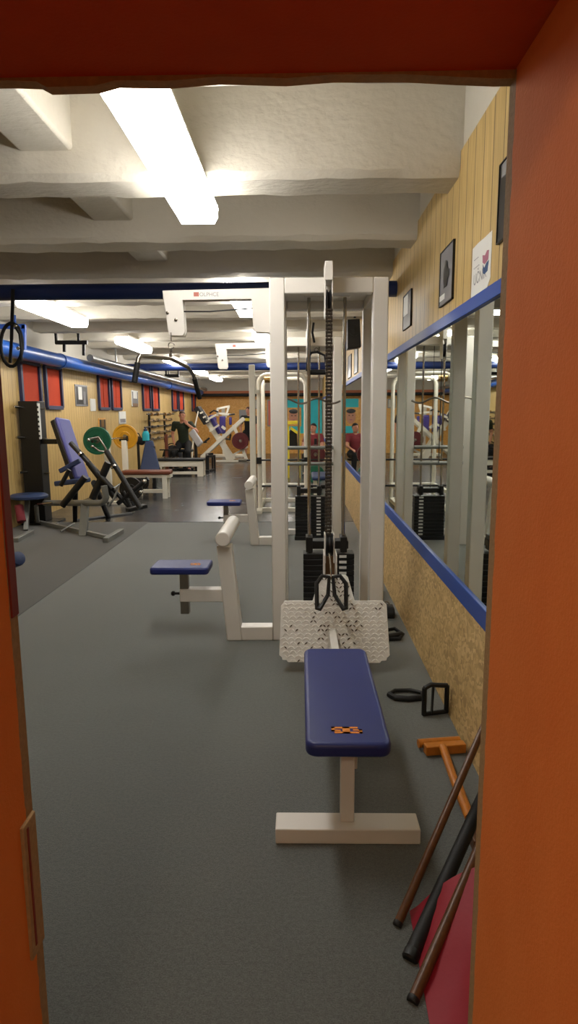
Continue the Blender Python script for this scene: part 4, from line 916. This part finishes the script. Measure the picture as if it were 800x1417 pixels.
# pictures and papers on the left wall
def leftpic(name, label, cat, y0, y1, z0, z1, m, fm, extra=()):
    o = thing(name, label, cat, (XL, (y0+y1)/2, z0))
    MB().box(XL-.01, XL+.018, y0, y1, z0, z1).build('frame', fm, o, bevel=.003); p = MB().box(XL, XL+.022, y0+.03, y1-.03, z0+.03, z1-.03).build('picture', m, o, smooth=False)
    for (u0, u1, v0, v1, mm) in extra: MB().box(XL, XL+.0235, y0+(y1-y0)*u0, y0+(y1-y0)*u1, z0+(z1-z0)*v0, z0+(z1-z0)*v1).build('printed_area', mm, p, smooth=False)
leftpic('framed_photo', 'silvery framed photo on the left wall between the first two window pairs', 'picture', 11.5, 12.15, 1.75, 2.14, 'photodark', 'photogrey', ((.2, .5, .3, .9, 'tagwhite'), (.6, .8, .1, .7, 'photogrey')))
leftpic('paper_sheet', 'small white paper on the left wall right of the silvery photo', 'notice', 12.3, 12.6, 1.66, 1.9, 'tagwhite', 'tagwhite')
leftpic('framed_photo', 'small bright photo on the left wall left of the third window pair', 'picture', 15.35, 15.95, 1.78, 2.17, 'photogrey', 'tagwhite', ((.2, .8, .5, .95, 'tagwhite'), (.1, .9, .0, .2, 'rust')))
leftpic('paper_sheet', 'pale blue printed sheet on the left wall above the yellow plate', 'notice', 14.2, 14.75, 1.38, 1.66, 'tagwhite', 'tagwhite', ((.1, .9, .1, .4, 'photogrey'),))
leftpic('wall_print', 'narrow dark print on the left wall above the green plate', 'picture', 12.75, 13.2, 1.22, 1.52, 'photodark', 'osbfar', ((.3, .7, .4, .9, 'brass'),))

# ------------------------------------------------------------------ people
def person(label, loc, rz, sc, J, hairm, shirtm, pants, shorts=False, hairlen=0.0, band=None):
    """one continuous body grown from tapered limbs, with clothing and hair as children"""
    o = thing('person', label, 'person', loc)
    R = Matrix.Rotation(rz, 3, 'Z'); T = lambda p: V(loc) + R @ (V(p)*sc)
    g = lambda k: T(J[k])
    body = MB()
    def cap(a, b_, ra, rb, mb=body): mb.capsule(a, b_, ra*sc, rb*sc, 14)
    hip, ch, nk, hd_ = g('hips'), g('chest'), g('neck'), g('head')
    cap(hip, (hip+ch)/2, .125, .12); cap((hip+ch)/2, ch, .12, .135); cap(ch, nk, .10, .058); cap(nk, hd_, .055, .06)
    face = R @ V(J.get('face', (0, -1, 0))).normalized(); side = face.cross(V((0, 0, 1))).normalized(); upv = V((0, 0, 1))
    rot = Matrix((side, -face, upv)).transposed()
    body.ball(hd_, .076*sc, .095*sc, .115*sc, rot, 20, 14); body.ball(hd_ + face*.03*sc - upv*.06*sc, .058*sc, .062*sc, .06*sc, rot)
    body.tube([hd_ + face*.088*sc + upv*.03*sc, hd_ + face*.112*sc - upv*.015*sc, hd_ + face*.092*sc - upv*.022*sc], [.010*sc, .015*sc, .012*sc], 8)
    for s_ in (-1, 1): body.ball(hd_ + side*s_*.078*sc - face*.005*sc, .012*sc, .024*sc, .034*sc, rot)
    for s_, S in ((-1, 'l'), (1, 'r')):
        sh, el, wr, hn = g('sh'+S), g('el'+S), g('wr'+S), g('hn'+S)
        cap(ch, sh, .09, .068); cap(sh, el, .056, .044); cap(el, wr, .043, .030)
        d = (hn-wr).normalized(); pn = R @ V(J.get('pn'+S, (1, 0, 0))); pn = (pn - d*pn.dot(d)).normalized(); lt = d.cross(pn)
        palm = wr + d*.085*sc
        body.obox((wr+palm)/2 + d*.01*sc, lt*.075*sc, pn*.028*sc, d*.09*sc)
        for k, (off, ln) in enumerate(((-.03, .062), (-.01, .074), (.010, .07), (.029, .055))):
            b0 = palm + lt*off*sc; m_ = b0 + d*ln*.5*sc + pn*.010*sc; e_ = m_ + d*ln*.42*sc + pn*.028*sc
            body.tube([b0-d*.015*sc, m_, e_], [.0095*sc, .009*sc, .0075*sc], 8)
        th_ = wr + d*.03*sc - lt*.038*sc; body.tube([th_, th_ - lt*.025*sc + d*.03*sc + pn*.01*sc, th_ - lt*.028*sc + d*.06*sc + pn*.022*sc], [.012*sc, .0105*sc, .009*sc], 8)
        hp, kn, an, to_ = g('hp'+S), g('kn'+S), g('an'+S), g('to'+S)
        cap(hip, hp, .12, .095); cap(hp, kn, .088, .06); cap(kn, an, .056, .038); cap(an, to_, .04, .03)
    bo = body.build('body', 'skin', o, remesh=.011)
    # face details and hair
    for s_ in (-1, 1): MB().ball(hd_ + face*.088*sc + side*s_*.032*sc + upv*.018*sc, .013*sc, .006*sc, .008*sc, rot).build('eye', 'eye', o); MB().ball(hd_ + face*.091*sc + side*s_*.032*sc + upv*.042*sc, .02*sc, .007*sc, .005*sc, rot).build('eyebrow', hairm, o)
    MB().ball(hd_ + face*.086*sc - upv*.058*sc, .026*sc, .008*sc, .008*sc, rot).build('mouth', 'rosep', o)
    h = MB(); h.ball(hd_ - face*.014*sc + upv*.026*sc, .084*sc, .100*sc, .100*sc, rot, 20, 14)
    for v in list(h.bm.verts):
        p = v.co - hd_
        if p.z < .05*sc*(1 if p.dot(face) > -.02*sc else -.6) - hairlen: v.co = hd_ + (p*.86)
    h.build('hair', hairm, o)
    s = MB(); cc = lambda a, b_, ra, rb, mb=s: mb.capsule(a, b_, ra*sc, rb*sc, 16)
    cc(hip + upv*.02*sc, (hip+ch)/2, .145, .138); cc((hip+ch)/2, ch, .138, .15); cc(ch, ch.lerp(nk, .55), .12, .085)
    for S in 'lr': cc(ch.lerp(nk, .55), g('sh'+S), .088, .068); cc(ch, g('sh'+S), .10, .07); cc(g('sh'+S), g('sh'+S).lerp(g('el'+S), .55), .071, .062)
    sh_o = s.build('shirt', shirtm, o, remesh=.014)
    if band:
        mid = ch + face*.115*sc + upv*.03*sc
        bd = MB()
        for k in range(9):
            a = math.radians(-52+13*k); p = ch + upv*.045*sc + face*(math.cos(a)*.158*sc) + side*(math.sin(a)*.168*sc); p2 = ch + upv*.045*sc + face*(math.cos(a+.227)*.158*sc) + side*(math.sin(a+.227)*.168*sc)
            bd.bar(p, p2, .012*sc, .085*sc, face)
        bd.build('yellow_print', band, sh_o)
    p_ = MB(); cp = lambda a, b_, ra, rb: p_.capsule(a, b_, ra*sc, rb*sc, 16)
    cp(hip - upv*.02*sc, hip + upv*.04*sc, .142, .142)
    for S in 'lr':
        cp(hip, g('hp'+S), .13, .115)
        if shorts: cp(g('hp'+S), g('hp'+S).lerp(g('kn'+S), .85), .112, .098)
        else: cp(g('hp'+S), g('kn'+S), .108, .078); cp(g('kn'+S), g('kn'+S).lerp(g('an'+S), .93), .076, .058)
    p_.build('shorts' if shorts else 'trousers', pants, o, remesh=.014)
    for S in 'lr':
        a, t_ = g('an'+S), g('to'+S); sh = MB(); f_ = V((a.x, a.y, max(loc[2], 0)+.045*sc)); t2 = V((t_.x, t_.y, f_.z-.006*sc))
        sh.capsule(f_ - (t2-f_)*.25, t2, .046*sc, .042*sc, 14); sh.build('shoe', 'shoe', o, remesh=.01)
    return o
J = dict(hips=(0, .06, .74), chest=(.0, -.04, 1.10), neck=(.0, -.09, 1.30), head=(.02, -.14, 1.45), face=(.15, -1, -.1),
 shl=(-.22, -.03, 1.24), ell=(-.29, .0, .96), wrl=(-.22, -.14, .74), hnl=(-.19, -.20, .67), pnl=(1, 0, 0),
 shr=(.22, -.06, 1.24), elr=(.43, -.26, 1.03), wrr=(.20, -.38, 1.24), hnr=(.10, -.34, 1.36), pnr=(-.2, 1, 0),
 hpl=(-.11, .04, .70), knl=(-.20, -.38, .50), anl=(-.2, -.28, .09), tol=(-.23, -.42, .04), hpr=(.11, .04, .70), knr=(.20, -.38, .50), anr=(.20, -.28, .09), tor=(.23, -.42, .04))
px_ = q(254, 612, 17.7); person('person in a dark green t-shirt with one hand raised to the mouth', (px_.x, 17.7, .006), -.05, 1.06, J, 'hair', 'olive', 'blackcloth')
o = thing('stool', 'dark padded seat under the man in the dark green t-shirt', 'stool', (px_.x, 17.8, 0))
MB().box(px_.x-.24, px_.x+.24, 17.62, 18.0, .52, .60).build('seat', 'rubber', o, bevel=.03); MB().box(px_.x-.05, px_.x+.05, 17.76, 17.86, .05, .53).build('post', 'black', o); MB().box(px_.x-.25, px_.x+.25, 17.7, 17.95, .006, .06).build('foot', 'black', o, bevel=.006)
o = thing('gym_bag', 'large black sports bag on the floor left of the man in dark green', 'bag', (px_.x-.45, 18.1, 0))
MB().ball((px_.x-.42, 18.2, .34), .30, .34, .36).build('body', 'blackcloth', o); MB().tube(arc((px_.x-.42, 18.1, .62), (1, 0, 0), (0, 0, 1), .13, 0, 180, 10), .014, 8).build('handle', 'rubber', o)
J = dict(hips=(0, 0, .93), chest=(0, -.01, 1.27), neck=(0, 0, 1.47), head=(-.01, -.03, 1.615), face=(-.45, -1, .12),
 shl=(-.20, 0, 1.40), ell=(-.27, .06, 1.10), wrl=(-.24, -.02, .85), hnl=(-.23, -.05, .76), pnl=(1, 0, 0),
 shr=(.20, 0, 1.40), elr=(.27, .06, 1.10), wrr=(.24, -.02, .85), hnr=(.23, -.05, .76), pnr=(-1, 0, 0),
 hpl=(-.10, 0, .90), knl=(-.12, -.02, .50), anl=(-.13, .03, .09), tol=(-.16, -.12, .04), hpr=(.10, 0, .90), knr=(.12, -.02, .50), anr=(.13, .03, .09), tor=(.17, -.12, .04))
px_ = q(344.5, 600, 21.25); person('person standing in a black t-shirt with a yellow chest print at the far end', (px_.x, 21.25, .006), .1, 1.04, J, 'hair', 'blackcloth', 'blackcloth', True, 0, 'yellowpaint')
J = dict(hips=(0, 0, .56), chest=(0, -.02, .88), neck=(0, -.03, 1.07), head=(0, -.05, 1.21), face=(-.3, -1, 0),
 shl=(-.19, 0, 1.00), ell=(-.25, -.12, .76), wrl=(-.18, -.34, .68), hnl=(-.15, -.43, .66), pnl=(0, 0, -1),
 shr=(.19, 0, 1.00), elr=(.25, -.12, .76), wrr=(.18, -.34, .68), hnr=(.15, -.43, .66), pnr=(0, 0, -1),
 hpl=(-.10, -.02, .54), knl=(-.14, -.44, .53), anl=(-.14, -.44, .10), tol=(-.15, -.58, .04), hpr=(.10, -.02, .54), knr=(.14, -.44, .53), anr=(.14, -.44, .10), tor=(.15, -.58, .04))
px_ = q(434, 610, 16.2); person('person seated in a maroon top seen between the tower uprights', (px_.x, 16.2, .006), -.2, 1.0, J, 'hairblack', 'maroon', 'blackcloth')
o = thing('stool', 'low black stool under the seated person far back', 'stool', (px_.x, 16.25, 0))
MB().lathe((px_.x, 16.27, .37), (0, 0, 1), [(.17, 0), (.19, .01), (.19, .045), (.17, .06)], 24).build('seat', 'rubber', o)
MB().cyl((px_.x, 16.27, .04), (px_.x, 16.27, .38), .03, seg=12).build('post', 'black', o); MB().lathe((px_.x, 16.27, 0.006), (0, 0, 1), [(.2, 0), (.2, .02), (.05, .05)], 24).build('base', 'black', o)
# ------------------------------------------------------------------ render look
w = bpy.data.worlds.new('world'); SC.world = w; w.use_nodes = True; w.node_tree.nodes['Background'].inputs[0].default_value = (.02, .02, .02, 1)
vs = SC.view_settings; vs.view_transform = 'Standard'; vs.look = 'None'; vs.gamma = 1; vs.use_curve_mapping = False; vs.exposure = 0.5
SC.cycles.use_denoising = True; SC.cycles.max_bounces = 8; SC.cycles.diffuse_bounces = 5; SC.cycles.glossy_bounces = 5
SC.cycles.sample_clamp_indirect = 8
